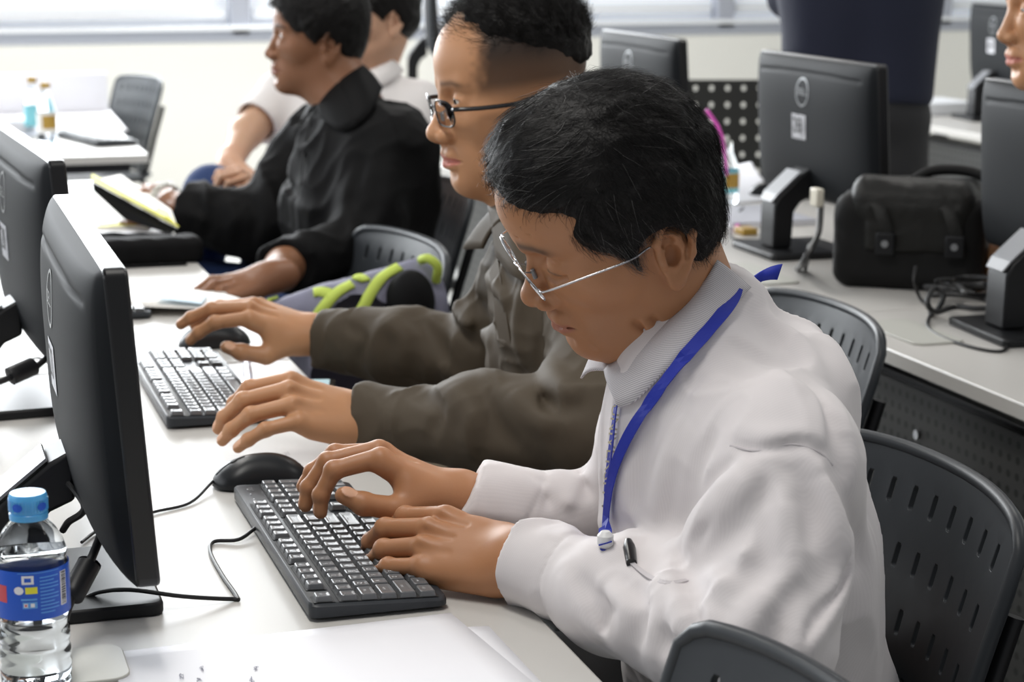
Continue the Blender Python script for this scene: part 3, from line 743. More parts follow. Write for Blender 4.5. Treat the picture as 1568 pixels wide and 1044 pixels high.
mb = MB(); mb.v = [FA - loc, FB - loc, FC - loc, FD - loc]; mb.face((0, 1, 2, 3)); solid(obj('page', mb, M['paper2'], fo, smooth=False), .003)
mb = MB(); d_ = V3(.0, -.012, .004); mb.v = [FA - loc + d_, FB - loc + d_, FB - loc + V3(-.02, .02, .022), FA - loc + V3(0, .01, .014)]; mb.face((0, 1, 2, 3)); solid(obj('yellow_edge', mb, M['yellow'], fo, smooth=False), .004)
mb = MB(); d_ = V3(0, -.006, -.002); mb.v = [FA - loc + d_ , FB - loc + d_, FB - loc + V3(-.02, -.010, -.010), (FA * .55 + FB * .45) - loc + V3(-.01, -.012, -.040), FA - loc + V3(.0, -.010, -.022)]; mb.face((0, 1, 2, 3, 4)); M['folder_black'] = mat('folder_black', (.012, .012, .012), .9, spec=0); solid(obj('dark_cover', mb, M['folder_black'], fo, smooth=False), .003)
mb = MB(); q = [dep(238, 333, 4.2), dep(268, 347, 4.13), dep(258, 328, 4.22), dep(240, 320, 4.26)]; mb.v = [p - loc + V3(0, -.004, .006) for p in q]; mb.face((0, 1, 2, 3)); solid(obj('yellow_tab', mb, M['yellow'], fo, smooth=False), .001)
# pen and phone beside second keyboard
pe = empty('ballpoint_pen', 'white and violet ballpoint pen lying point toward the camera beside the second keyboard', 'pen', c_(383, 600, .745)); M['violet'] = mat('violet_plastic', (.28, .26, .70), .3); M['penw'] = mat('pen_white', (.70, .72, .90), .3)
pv = c_(379, 558, .746) - c_(384, 601, .746); L = np.linalg.norm(pv); pd = pv / L
mb = MB(); mb.tube([pd * .02, pd * L], .0062, 14); obj('barrel', mb, M['penw'], pe)
mb = MB(); mb.tube([pd * .004, pd * .012, pd * .024], [.0035, .0068, .0070], 14); obj('grip', mb, M['violet'], pe)
mb = MB(); mb.tube([pd * -.008, pd * .004], [.0008, .0028], 12); obj('tip', mb, M['ink'], pe)
ph = empty('smartphone', 'phone with bright screen lying behind the resting hand of the spectacled man', 'phone', c_(440, 597, .7405), -.25)
mb = MB(); mb.prism(rrect(.135, .068, .009), 0, .008); obj('body', mb, M['chrome'], ph, bevel=.001)
mb = MB(); mb.prism(rrect(.118, .060, .002), .008, .0085); M['phone_screen'] = mat('phone_screen', (.45, .62, .66), .15, emit=((.6, .8, .85), .4)); obj('screen', mb, M['phone_screen'], ph)
# ------------------------------------------------------------------ water bottle in the left foreground
wb = empty('water_bottle', 'small clear water bottle with blue label and blue cap at bottom left', 'bottle', (.0905, 1.675, .74), -.35)
bo = np.array(wb.location)
zm = lambda z: float(np.interp(z, [0, .100, .1515, .2065, .2296], [0, .070, .1125, .150, .173]))
BH = .224
prof = [(.0005, .004), (.020, .001), (.027, .004), (.0295, .012), (.0300, .030), (.0285, .036), (.0300, .042), (.0300, .052), (.0283, .058), (.0298, .064), (.0298, .078), (.0275, .084), (.0285, .092), (.0305, .100), (.0308, .104), (.0308, .148), (.0300, .153), (.0292, .158), (.0300, .162), (.0296, .168), (.0270, .180), (.0215, .194), (.0150, .205), (.0128, .209), (.0128, .216)]
prof = [(r, zm(z)) for r, z in prof]
mb = MB(); mb.lathe(prof, n=64, caps=False); mb.curvy = True; bb = obj('bottle_body', mb, M['pet'], wb)
mb = MB(); mb.lathe([(max(.0003, r - .0014), z + .001) for r, z in prof if z < .118] + [(.0003, .1178)], n=48, caps=False); mb.curvy = True
M['water'] = glassy('water', (.97, .99, 1), .0, 1.33); obj('water', mb, M['water'], wb)
mb = MB(); mb.lathe([(r, zm(z)) for r, z in [(.0135, .2065), (.0160, .207), (.0162, .212), (.0152, .213), (.0158, .214), (.0160, .2265), (.0148, .2292), (.0002, .2296)]], n=48); cp = obj('cap', mb, M['cap_blue'], wb)
mb = MB()
for k in range(40):
    a = k * 2 * math.pi / 40; mb.box((.01615 * math.cos(a), .01615 * math.sin(a), zm(.2195)), (.0008, .0006, .010), np.array([[math.cos(a), -math.sin(a), 0], [math.sin(a), math.cos(a), 0], [0, 0, 1]]))
obj('grip_ridges', mb, M['cap_blue'], cp)
for a_ in (-.75, .55):
    mb = MB(); mb.grid(lambda a, b: (.0172 * math.cos(-1.1 + a_ + .28 * b * math.cos(2 * math.pi * a)), .0172 * math.sin(-1.1 + a_ + .28 * b * math.cos(2 * math.pi * a)), zm(.2195) + .0034 * b * math.sin(2 * math.pi * a)), 20, 1); obj('cap_emblem', mb, M['label_blue'], cp)
mb = MB(); mb.lathe([(.0313, zm(.100)), (.0314, zm(.101)), (.0314, zm(.1505)), (.0313, zm(.1515))], n=64, caps=False); mb.curvy = True; lb = obj('label', mb, M['label_blue'], wb); lb['label'] = 'blue printed wrap label'
def patch(a0, a1, z0, z1, m, name, par, r=.0316, n=8):
    mb = MB(); mb.grid(lambda a, b: (r * math.cos(a0 + (a1 - a0) * a), r * math.sin(a0 + (a1 - a0) * a), zm(z0 + (z1 - z0) * b)), n, 1); return obj(name, mb, m, par)
A0 = math.radians(-70) - .08   # label centre faces the camera
sg = lambda d: A0 + math.radians(d)
patch(sg(-20), sg(46), .1495, .1502, M['label_mid'], 'text_line', lb)
patch(sg(-14), sg(4), .1385, .1475, M['sticker'], 'emblem_panel', lb); patch(sg(-10), sg(0), .141, .145, M['label_blue'], 'emblem', lb, .0318)
patch(sg(-9), sg(9), .1285, .1355, M['yellow'], 'yellow_badge', lb)
mb = MB(); mb.grid(lambda a, b: (.0317 * math.cos(sg(-19) + .13 * b * math.cos(2 * math.pi * a)), .0317 * math.sin(sg(-19) + .13 * b * math.cos(2 * math.pi * a)), zm(.132 + .0042 * b * math.sin(2 * math.pi * a))), 24, 1); obj('round_badge', mb, M['sticker'], lb)
for k in range(11): patch(sg(13), sg(44 if k % 3 else 36), .1070 + k * .0037, .1082 + k * .0037, M['label_mid'], 'text_line', lb, n=5)
patch(sg(48), sg(62), .1105, .1465, M['sticker'], 'barcode_panel', lb)
mb = MB(); z = .112
rnd = random.Random(2)
while z < .145:
    h = rnd.choice((.0005, .0009, .0014)); b = len(mb.v)
    for a, zz in ((50, z), (60, z), (60, z + h), (50, z + h)): mb.v.append(np.array([.0319 * math.cos(sg(a)), .0319 * math.sin(sg(a)), zm(zz)]))
    mb.face((b, b + 1, b + 2, b + 3)); z += h + rnd.choice((.0006, .001))
obj('barcode', mb, M['ink'], lb, smooth=False)
M['red'] = mat('red_print', (.6, .08, .1), .5)
patch(sg(-16), sg(8), .1215, .1235, M['label_mid'], 'text_line', lb); patch(sg(-14), sg(8), .113, .120, M['label_mid'], 'symbol_panel', lb); patch(sg(-12), sg(-6), .1145, .1185, M['sticker'], 'symbol', lb, .0318); patch(sg(-2), sg(4), .1145, .1185, M['sticker'], 'symbol', lb, .0318); patch(sg(-10.5), sg(-7.5), .1155, .1175, M['red'], 'red_symbol', lb, .0320)
patch(sg(-60), sg(-40), .118, .136, M['red'], 'picture', lb)
# ------------------------------------------------------------------ glass bottles
def gbottle(loc, label, h=.17, cap='gold', lab='gold', lab2='cyan', s=1.0, rz=0., straw=False):
    t = empty('drink_bottle', label, 'bottle', loc, rz); r = .030 * s
    mb = MB(); mb.lathe([(.001, 0), (r * .95, .001), (r, .01), (r, h * .52), (r * .9, h * .60), (r * .55, h * .74), (r * .43, h * .82), (r * .45, h * .93)], n=32, caps=False); mb.curvy = True; obj('bottle_body', mb, M['pet'], t)
    mb = MB(); 
    mb.grid(lambda a, b: ((r + .0006) * math.cos(2 * math.pi * a), (r + .0006) * math.sin(2 * math.pi * a), h * (.16 + .34 * b)), 32, 1); obj('label', mb, M[lab2], t)
    mb = MB(); mb.grid(lambda a, b: ((r + .0012) * math.cos(1.6 * a - 2.1), (r + .0012) * math.sin(1.6 * a - 2.1), h * (.24 + .22 * b)), 12, 1); obj('label_panel', mb, M[lab], t)
    if not straw:
        mb = MB(); mb.lathe([(r * .50, h * .9), (r * .52, h * 1.0), (.0004, h * 1.005)], n=28); obj('cap', mb, M[cap], t)
    return t
M['labelw'] = mat('pale_label', (.86, .86, .84), .5)
gbottle(c_(73, 218), 'clear bottle with gold label and gold cap on the far left desk', .185, 'gold', 'gold', 'labelw', 1.0, .0)
gbottle(c_(57, 212) + V3(0, .12, 0), 'clear bottle with pale blue label, left neighbour of the gold-labelled one', .185, 'gold', 'cyan', 'cyan', .95, 0)
bt = gbottle(c_(1112, 310), 'clear bottle with pale blue label and a pink straw on the right desk', .158, 'gold', 'gold', 'cyan', .95, 0, True)
st = empty('drinking_straw', 'bent bright pink straw standing in the open bottle', 'straw', c_(1112, 310) + V3(0, 0, .02))
L0 = np.array(st.location); mb = MB(); mb.tube([dep(1112, 268, 4.75) - L0, dep(1110, 240, 4.74) - L0, dep(1106, 212, 4.73) - L0, dep(1098, 192, 4.72) - L0, dep(1081, 168, 4.71) - L0], .0048, 10); obj('straw_tube', mb, M['pink'], st)
mb = MB(); mb.tube([V3(0, 0, 0), c_(1128, 352, .746) - c_(1136, 318, .746)], .005, 10); o = obj('drinking_straw', mb, M['pink']); o.location = tuple(c_(1136, 318, .746)); tag(o, 'short pink tube lying on the desk in front of the bottle', 'straw')  # a plain pink tube laid flat on the desktop
mb = MB(); mb.prism(rrect(.035, .05, .003), 0, .014); o = obj('snack_box', mb, M['gold'], bevel=.002); o.location = tuple(c_(1142, 358, .7404)); tag(o, 'small gold box on the desk beside the thin dark cord', 'box')
sheet([c_(1105, 258, .742), c_(1150, 248, .742), c_(1190, 305, .742), c_(1130, 312, .742)], 'white paper sheet behind the bottle with the pink straw')
nb = empty('notebook', 'grey closed notebook under the pink straw bottle', 'notebook', c_(1150, 335, .7405))
mb = MB(); mb.prism(rrect(.20, .26, .004), 0, .010); obj('page_block', mb, M['paper'], nb, bevel=.001)
mb = MB(); mb.prism(rrect(.205, .265, .005), .010, .0125); M['greycover'] = mat('grey_cover', (.42, .43, .48), .5); obj('cover', mb, M['greycover'], nb, bevel=.001)
mouse(c_(1165, 300, .7406) + V3(.03, 0, 0), math.pi - .6, 'black mouse lying behind the stand of the monitor marked 28')
# ------------------------------------------------------------------ far left desk clutter
sheet([c_(-60, 140, .742), c_(150, 148, .742), c_(196, 200, .742), c_(-60, 215, .742)], 'large white sheet spread over the far left desk')
mb = MB(); mb.box((0, 0, .07), (.60, .03, .14)); o = obj('document_box', mb, M['paper'], bevel=.004); o.location = tuple(c_(70, 185) + V3(-.05, .35, 0)); tag(o, 'white low panel standing at the back of the far left desk', 'panel')
cc = empty('cable_bundle', 'small tangle of cord and plug beside the bottles on the far left desk', 'cable', c_(28, 205)); mb = MB()
for k in range(4): mb.tube([(.05 * math.cos(a) , .05 * math.sin(a), .012 + k * .009) for a in np.linspace(0, 6.2, 20)], .006, 6)
obj('cord', mb, M['sticker'], cc)
# network box on the third row desk
nbx = empty('network_box', 'white flat box with cables on the desk beside the top right monitor', 'box', onz(1432, 172, .74))
mb = MB(); mb.box((0, 0, .022), (.20, .26, .044)); obj('box_body', mb, M['sill'], nbx, bevel=.006)
mb = MB(); mb.box((-.101, .03, .022), (.002, .05, .018)); obj('socket', mb, M['ink'], nbx)
# ------------------------------------------------------------------ chairs
def chair_back_pt(u, v, W2=.225, H=.36):
    """u -1..1 across, v 0..1 up; x backward is negative"""
    w = W2 * (.90 + .10 * v) * (1 - .075 * max(0, (v - .90) / .10) ** 2)
    y = u * w; z = .46 + v * H - .010 * abs(u) ** 4 * v
    x = -.20 - .075 * v - .02 * v * v + .040 * u * u
    return np.array([x, y, z])
def make_chair(name='classroom_chair'):
    t = empty(name, 'x', 'chair'); mb = MB(); mb.curvy = True
    nc, nr = 9, 5
    us = np.linspace(-.84, .84, nc + 1); vs = np.linspace(.10, .955, nr + 1)
    def put(u, v): mb.v.append(chair_back_pt(u, v)); return len(mb.v) - 1
    vid = {}
    def g(i, j):    # rim lattice including outer border
        if (i, j) in vid: return vid[i, j]
        U = [-1.0] + list(us) + [1.0]; Vv = [0] + list(vs) + [.98, 1.0]
        u, v = U[i], Vv[j]
        if abs(u) == 1 and v in (0, 1.0): u *= .975; v = v + (.02 if v == 0 else -.012)
        vid[i, j] = put(u, v); return vid[i, j]
    for i in range(nc + 2):
        for j in range(nr + 3):
            if 1 <= i <= nc and 1 <= j <= nr:
                a, b, c, d = g(i, j), g(i + 1, j), g(i + 1, j + 1), g(i, j + 1)
                u0, u1, v0, v1 = us[i - 1], us[i], vs[j - 1], vs[j]; cu, cv = (u0 + u1) / 2, (v0 + v1) / 2; hu, hv = .021, .036
                off = [(-hu, -hv * .7), (-hu * .6, -hv), (hu * .6, -hv), (hu, -hv * .7), (hu, hv * .7), (hu * .6, hv), (-hu * .6, hv), (-hu, hv * .7)]
                q = [put(cu + x, cv + y) for x, y in off]
                mb.face((a, q[1], q[0])); mb.face((a, b, q[2], q[1])); mb.face((b, q[3], q[2])); mb.face((b, c, q[4], q[3])); mb.face((c, q[5], q[4])); mb.face((c, d, q[6], q[5])); mb.face((d, q[7], q[6])); mb.face((d, a, q[0], q[7]))
            else: mb.face((g(i, j), g(i + 1, j), g(i + 1, j + 1), g(i, j + 1)))
    b_ = obj('backrest', mb, M['chair'], t); solid(b_, .008, 0)
    bv = b_.modifiers.new('bevel', 'BEVEL'); bv.width = .0012; bv.segments = 1; bv.limit_method = 'ANGLE'; bv.angle_limit = .8
    wn = b_.modifiers.new('normals', 'WEIGHTED_NORMAL'); wn.keep_sharp = False; wn.weight = 100
    mb = MB(); U = np.linspace(-.98, .98, 25)
    loop = [chair_back_pt(-.985, v) for v in np.linspace(.02, .95, 9)] + [chair_back_pt(-.955, .985)] + [chair_back_pt(u, 1.0) for u in np.linspace(-.90, .90, 21)] + [chair_back_pt(.955, .985)] + [chair_back_pt(.985, v) for v in np.linspace(.95, .02, 9)]
    mb.tube(loop, .0075, 10); obj('backrest_rim', mb, M['chair'], t)
    mb = MB()
    def seat(a, b):
        x = -.20 + a * .42; y = (b - .5) * (.44 - .04 * (2 * a - 1) ** 4); z = .455 - .012 * math.sin(math.pi * b) + (.012 if a < .06 else 0) - .03 * max(0, a - .85) / .15
        return (x, y, z)
    mb.grid(seat, 16, 16); solid(obj('seat', mb, M['chair'], t), .012, -1)
    for sx, x in (('f', .16), ('b', -.19)):
        for sy in (-1, 1):
            mb = MB(); mb.tube([(x * .9, sy * .17, .44), (x, sy * .20, .40), (x + (.05 if x > 0 else -.05), sy * .225, .012), (x + (.05 if x > 0 else -.05), sy * .225, 0)], .0115, 12); obj('leg', mb, M['steel'], t)
    for sy in (-1, 1):
        mb = MB(); mb.tube([(-.17, sy * .17, .44), (-.19, sy * .185, .47), (-.225, sy * .192, .60), (-.262, sy * .195, .72)], .010, 10); obj('back_post', mb, M['steel'], t)
    mb = MB(); mb.tube([(-.17, -.17, .437), (.14, -.17, .437)], .010, 10); mb.tube([(-.17, .17, .437), (.14, .17, .437)], .010, 10); mb.tube([(.0, -.17, .437), (.0, .17, .437)], .010, 10); obj('seat_frame', mb, M['steel'], t)
    return t
CG = 'dark grey plastic chairs with slotted backrests'
ch = make_chair(); ch.location = (.755, 1.835, 0); ch.rotation_euler = (0, 0, math.pi); ch['label'] = 'dark slotted chair the man in the white shirt sits on'; ch['group'] = CG
def chair(x, y, rz, label): return copy_tree(ch, (x, y, 0), rz, label, CG)
PI = math.pi
chair(1.06, 2.71, PI, 'dark slotted chair behind the white shirt, between his shoulder and the right desk')
chair(.63, 3.54, PI + .13, 'empty slotted chair with the grey and lime backpack on it')
chair(.93, 4.36, PI, 'slotted chair behind the man in the black jacket')
chair(.325, 1.205, PI, 'dark grey chair whose top corner pokes in at the bottom edge')
chair(.70, 8.0, PI + .30, 'far slotted chair standing by the wall at the left')
chair(2.55, 3.0, PI, 'slotted chair behind the person at the right edge')
chair(1.02, 5.0, PI, 'slotted chair of the man in the white polo shirt')
c0_ = [o for o in COL.objects if o.get('label', '').startswith('dark grey chair whose top')][0]; c0_.scale = (1.025,) * 3
c3_ = [o for o in COL.objects if o.get('label', '').startswith('empty slotted chair')][0]; c3_.scale = (1.0, 1.08, 1.0)
# flat perforated chair back at the far wall
dc = empty('perforated_chair', 'dark chair with a flat backrest full of round holes, far centre right', 'chair', (2.86, 6.75, 0), math.radians(-16))
mb = MB(); mb.curvy = False
nx, nz, sp = 8, 7, .058
for i in range(nx):
    for k in range(nz):
        x0, z0 = (i - nx / 2) * sp, .44 + k * .060; cx_, cz_ = x0 + sp / 2, z0 + .03; b = len(mb.v)
        cor = [(x0, z0), (cx_, z0), (x0 + sp, z0), (x0 + sp, cz_), (x0 + sp, z0 + .06), (cx_, z0 + .06), (x0, z0 + .06), (x0, cz_)]
        for x, z in cor: mb.v.append(V3(x, 0, z))
        for q in range(8): a = math.radians(-135 + 45 * q); mb.v.append(V3(cx_ + .0085 * math.cos(a), 0, cz_ + .0105 * math.sin(a)))
        for q in range(8): mb.face((b + q, b + (q + 1) % 8, b + 8 + (q + 1) % 8, b + 8 + q))
me_ = obj('backrest', mb, M['panel'], dc, smooth=False); bm = bmesh.new(); bm.from_mesh(me_.data); bmesh.ops.remove_doubles(bm, verts=bm.verts, dist=.0005); bm.to_mesh(me_.data); bm.free(); solid(me_, .01)
mb = MB(); mb.box((0, .22, .44), (.44, .42, .02)); obj('seat', mb, M['panel'], dc, bevel=.01)
for sx in (-1, 1):
    for y in (.02, .40): mb = MB(); mb.tube([(sx * .2, y, .44), (sx * .21, y, 0)], .011, 10); obj('leg', mb, M['steel'], dc)
# ------------------------------------------------------------------ backpack on the third chair
BP = dep(560, 440, 3.72)
bpk = empty('backpack', 'grey backpack with lime green straps and black front, slumped on the empty chair', 'backpack', (.62, 3.60, .46))
M['bag_grey'] = mat('backpack_grey', (.20, .20, .27), .8, bump=(500, .4, .0006)); M['lime'] = mat('lime_webbing', (.50, .62, .10), .7, bump=(700, .3, .0005))
PB = lambda x, y, d: dep(x, y, d)
S_b = Sdf(); S_b.cap(PB(420, 478, 3.40), PB(540, 470, 3.40), .020, .045, .02); S_b.cap(PB(520, 485, 3.42), PB(640, 430, 3.46), .055, .034, .02); S_b.cap(PB(560, 490, 3.44), PB(640, 470, 3.46), .060, .050, .03); S_b.cap(PB(610, 500, 3.46), PB(500, 520, 3.46), .060, .050, .03)
S_b.box(PB(560, 580, 3.5), (.12, .12, .08), .05, .04)
S_b.disp.append(lambda p, d: d - .006 * (1 - np.abs(vnoise(p * np.array([14, 20, 14]), 77))) ** 3)
S_b.disp.append(lambda p, d: d - .004 * vnoise(p * np.array([18, 18, 26]), 3) - .0015 * vnoise(p * 60, 5))
bc = BP; v, q = surf_nets(S_b, bc - .34, bc + .34, .005, 3); bl = np.array(bpk.location); mesh_np('pack_body', v - bl, q, M['bag_grey'], bpk)
def hit(S, px, py, d0, d1, off=0., n=260):
    ds = np.linspace(d0, d1, n); P = np.stack([dep(px, py, d) for d in ds]); s = S.ev(P); i = int(np.argmax(s < off)) if (s < off).any() else int(np.argmin(s))
    if i > 0 and s[i] < off: t = (s[i - 1] - off) / max(1e-6, s[i - 1] - s[i]); return P[i - 1] * (1 - t) + P[i] * t
    return P[i]
def ribbon(S, px, w, off, d0, d1, name, m, parent, th=.0014, steps=5, nrm_w=None):
    pts = crv([hit(S, x, y, d0, d1, off) for x, y in px], steps); pts = np.array(pts); e = .004
    for _ in range(4): pts[1:-1] = pts[1:-1] * .5 + (pts[:-2] + pts[2:]) * .25
    mb = MB(); mb.curvy = True
    for i, p in enumerate(pts):
        t = nrm(pts[min(i + 1, len(pts) - 1)] - pts[max(i - 1, 0)])
        g = S.ev(np.array([p + V3(e, 0, 0), p - V3(e, 0, 0), p + V3(0, e, 0), p - V3(0, e, 0), p + V3(0, 0, e), p - V3(0, 0, e)])); n = nrm([g[0] - g[1], g[2] - g[3], g[4] - g[5]])
        s = nrm(np.cross(t, n)) if nrm_w is None else nrm_w; lo_ = np.array(parent.location) if parent is not None else 0
        for k in (-1, 0, 1): mb.v.append(p + s * w / 2 * k - lo_)
    for i in range(len(pts) - 1):
        for k in (0, 1): a = i * 3 + k; mb.face((a, a + 1, a + 4, a + 3))
    return solid(obj(name, mb, m, parent, smooth=th > .003), th), pts
for pl in ([(470, 505), (492, 475), (515, 448), (540, 434)], [(524, 505), (552, 478), (566, 450), (585, 424), (612, 408)], [(480, 448), (492, 446), (506, 450)], [(404, 468), (412, 460), (420, 456)], [(546, 428), (553, 424), (560, 430)]):
    ribbon(S_b, pl, .019, .003, 3.1, 3.9, 'lime_strap', M['lime'], bpk, .004)
mb = MB(); mb.tube(crv([PB(645, 398, 3.42) - bl, PB(656, 396, 3.40) - bl, PB(670, 408, 3.40) - bl, PB(668, 430, 3.42) - bl], 5), .008, 10); obj('carry_loop', mb, M['lime'], bpk)
S_f = Sdf(); S_f.ell(PB(628, 462, 3.40), (.042, .045, .055), .02); v, q = surf_nets(S_f, PB(628, 462, 3.40) - .12, PB(628, 462, 3.40) + .12, .005, 3); mesh_np('front_pocket', v - bl, q, M['blackcloth'], bpk)
# ------------------------------------------------------------------ camera bag
M['bagcloth'] = mat('bag_nylon', (.008, .008, .008), .62, spec=.25, bump=(900, .4, .0005)); M['bagflap'] = mat('bag_flap', (.013, .013, .012), .5, spec=.3, bump=(120, .4, .002))
B0 = c_(1280, 440, .74); B1 = c_(1492, 452, .74); bd = nrm(B1 - B0); bx = nrm(V3(bd[0], bd[1], 0)); by = V3(-bx[1], bx[0], 0); BR = np.stack([bx, by, V3(0, 0, 1)], 1)
bw = float((B1 - B0) @ bx); bcn = B0 + bx * bw / 2 + by * .085
bag = empty('shoulder_bag', 'black padded camera bag with two flap straps on the right desk', 'bag', bcn, math.atan2(bx[1], bx[0]))
S_g = Sdf(); S_g.box((0, 0, .085), (bw / 2 + .012, .085, .086), .03); S_g.disp.append(lambda p, d: d - .0016 * vnoise(p * 40, 2))
v, q = surf_nets(S_g, (-.25, -.15, -.02), (.25, .15, .22), .005, 3); mesh_np('bag_body', v, q, M['bagcloth'], bag)
S_h = Sdf(); S_h.box((.008, .0, .155), (bw / 2 - .012, .092, .036), .028); S_h.cap((-.08, -.05, .185), (.085, -.045, .180), .016, .016, .03); S_h.box((.012, -.080, .115), (bw / 2 - .035, .014, .045), .012, .01)
S_h.disp.append(lambda p, d: d - .0025 * vnoise(p * np.array([22, 30, 30]), 9) - .001 * vnoise(p * 70, 4))
v, q = surf_nets(S_h, (-.25, -.15, .03), (.25, .15, .24), .004, 3); mesh_np('flap', v, q, M['bagflap'], bag)
for x in (-.035, .088):
    mb = MB(); mb.tube([(x - .008, -.075, .180), (x - .002, -.100, .150), (x, -.103, .115), (x, -.100, .075)], .002, 4); mb.v = [np.array([x + (p[0] - x) * 6 if True else 0, p[1], p[2]]) for p in mb.v]
    s_ = obj('flap_strap', mb, M['bagflap'], bag)
    mb = MB(); mb.box((x, -.105, .088), (.034, .008, .040)); obj('buckle', mb, M['plastic'], s_, bevel=.003)
    mb = MB(); mb.tube([(x, -.1085, .088), (x, -.1105, .088)], .0065, 16); obj('stud', mb, M['logo'], s_)
mb = MB(); mb.tube(crv([(-.02, .06, .18), (.03, .06, .205), (.11, .05, .20), (.17, .03, .15), (.19, .0, .08)], 6), .010, 10); obj('shoulder_strap', mb, M['bagcloth'], bag)
# ------------------------------------------------------------------ people
def skin(name, col, lip, sh):
    m = mat(name, col, .46, spec=.45, sss=.12, bump=(420, .10, .0006), var=(26, tuple(c * .86 for c in col)))
    attr_mix(m, 'lips', lip, .85); attr_mix(m, 'brow', (.022, .016, .013), .85); attr_mix(m, 'stubble', sh, 1.); attr_mix(m, 'nail', tuple(min(1, c * 1.1 + .13) for c in col), 1.)
    return m
M['skin1'] = skin('skin_tan', (.47, .222, .108), (.42, .15, .11), (.05, .035, .03))
M['skin2'] = skin('skin_golden', (.56, .285, .145), (.55, .19, .16), (.06, .04, .03))
M['skin3'] = skin('skin_brown', (.27, .120, .060), (.25, .09, .07), (.02, .015, .012))
M['skin4'] = skin('skin_light', (.66, .39, .26), (.6, .25, .2), (.05, .04, .03))
M['eye'] = mat('eye_white', (.70, .66, .62), .15, spec=.6); M['iris'] = mat('iris_dark', (.025, .014, .010), .08, spec=.7)
M['hair'] = mat('hair_black', (.006, .0052, .0050), .5, spec=.25, bump=(260, .5, .002)); M['hair_strand'] = mat('hair_strand_black', (.0075, .0064, .006), .42, spec=.35)
M['hair_grey'] = mat('hair_strand_grey', (.16, .155, .15), .4, spec=.5)
M['shirt1'] = wave_bump(mat('white_striped_shirt', (.74, .70, .705), .75, sheen=.2, bump=(600, .15, .0004)), 140, 'Y', 0, 0, (.66, .62, .63), .3)
M['collar1'] = wave_bump(mat('fine_striped_collar', (.74, .71, .72), .75), 190, 'DIAGONAL', 0, 0, (.22, .21, .25), .7)
M['jacket2'] = mat('olive_brown_jacket', (.088, .070, .050), .65, spec=.2, bump=(900, .25, .0004), var=(6, (.078, .062, .044)))
M['black3'] = mat('black_jacket', (.0055, .0055, .0058), .7, spec=.12, bump=(700, .3, .0004))
M['polo4'] = mat('white_polo', (.80, .77, .76), .8, bump=(700, .2, .0004)); M['denim'] = mat('dark_blue_denim', (.02, .045, .14), .8, bump=(900, .3, .0004))
M['trouser'] = mat('dark_trousers', (.02, .02, .022), .75); M['khaki'] = mat('khaki_trousers', (.20, .165, .12), .75, bump=(500, .2, .0005))
M['navy'] = mat('navy_shirt', (.012, .015, .034), .8); M['shoe'] = mat('black_shoe', (.01, .01, .01), .4)
def head_basis(Lc, Fc):
    w = lambda c: nrm(RT * c[0] + UP * c[1] - FWD * c[2])
    L = w(Lc); F = w(Fc); F = nrm(F - L * (F @ L)); U = np.cross(F, L); return np.stack([F, L, U], 1)
class Head:
    """head frame origin between the eyes’ level and the ears; Lc, Fc = left and forward axes"""
    def __init__(s, px, d, Lc, Fc, sc, prm):
        s.R = head_basis(Lc, Fc); s.sc = sc; s.o = dep(*px, d); s.prm = prm; s.S = head_sdf(prm)
    def w(s, p): return s.o + s.R @ np.array(p, float) * s.sc
    def loc(s, P): return ((np.asarray(P) - s.o) @ s.R) / s.sc
def placed(H, S=None):
    """world-space Sdf holding the head"""
    X = Sdf(); X.sub(S or H.S, H.R, H.o, H.w((0, 0, 0)), .18 * H.sc, 0, 'u', H.sc); return X
FL = [(.046, .027, .022), (.051, .031, .023), (.047, .029, .023), (.037, .022, .020)]
MCP = [(.090, .0265, .002), (.094, .0055, .005), (.089, -.0150, .003), (.081, -.0330, -.003)]
FR = [(.0098, .0088, .0080, .0066), (.0100, .0090, .0082, .0068), (.0094, .0086, .0078, .0064), (.0084, .0075, .0069, .0058)]
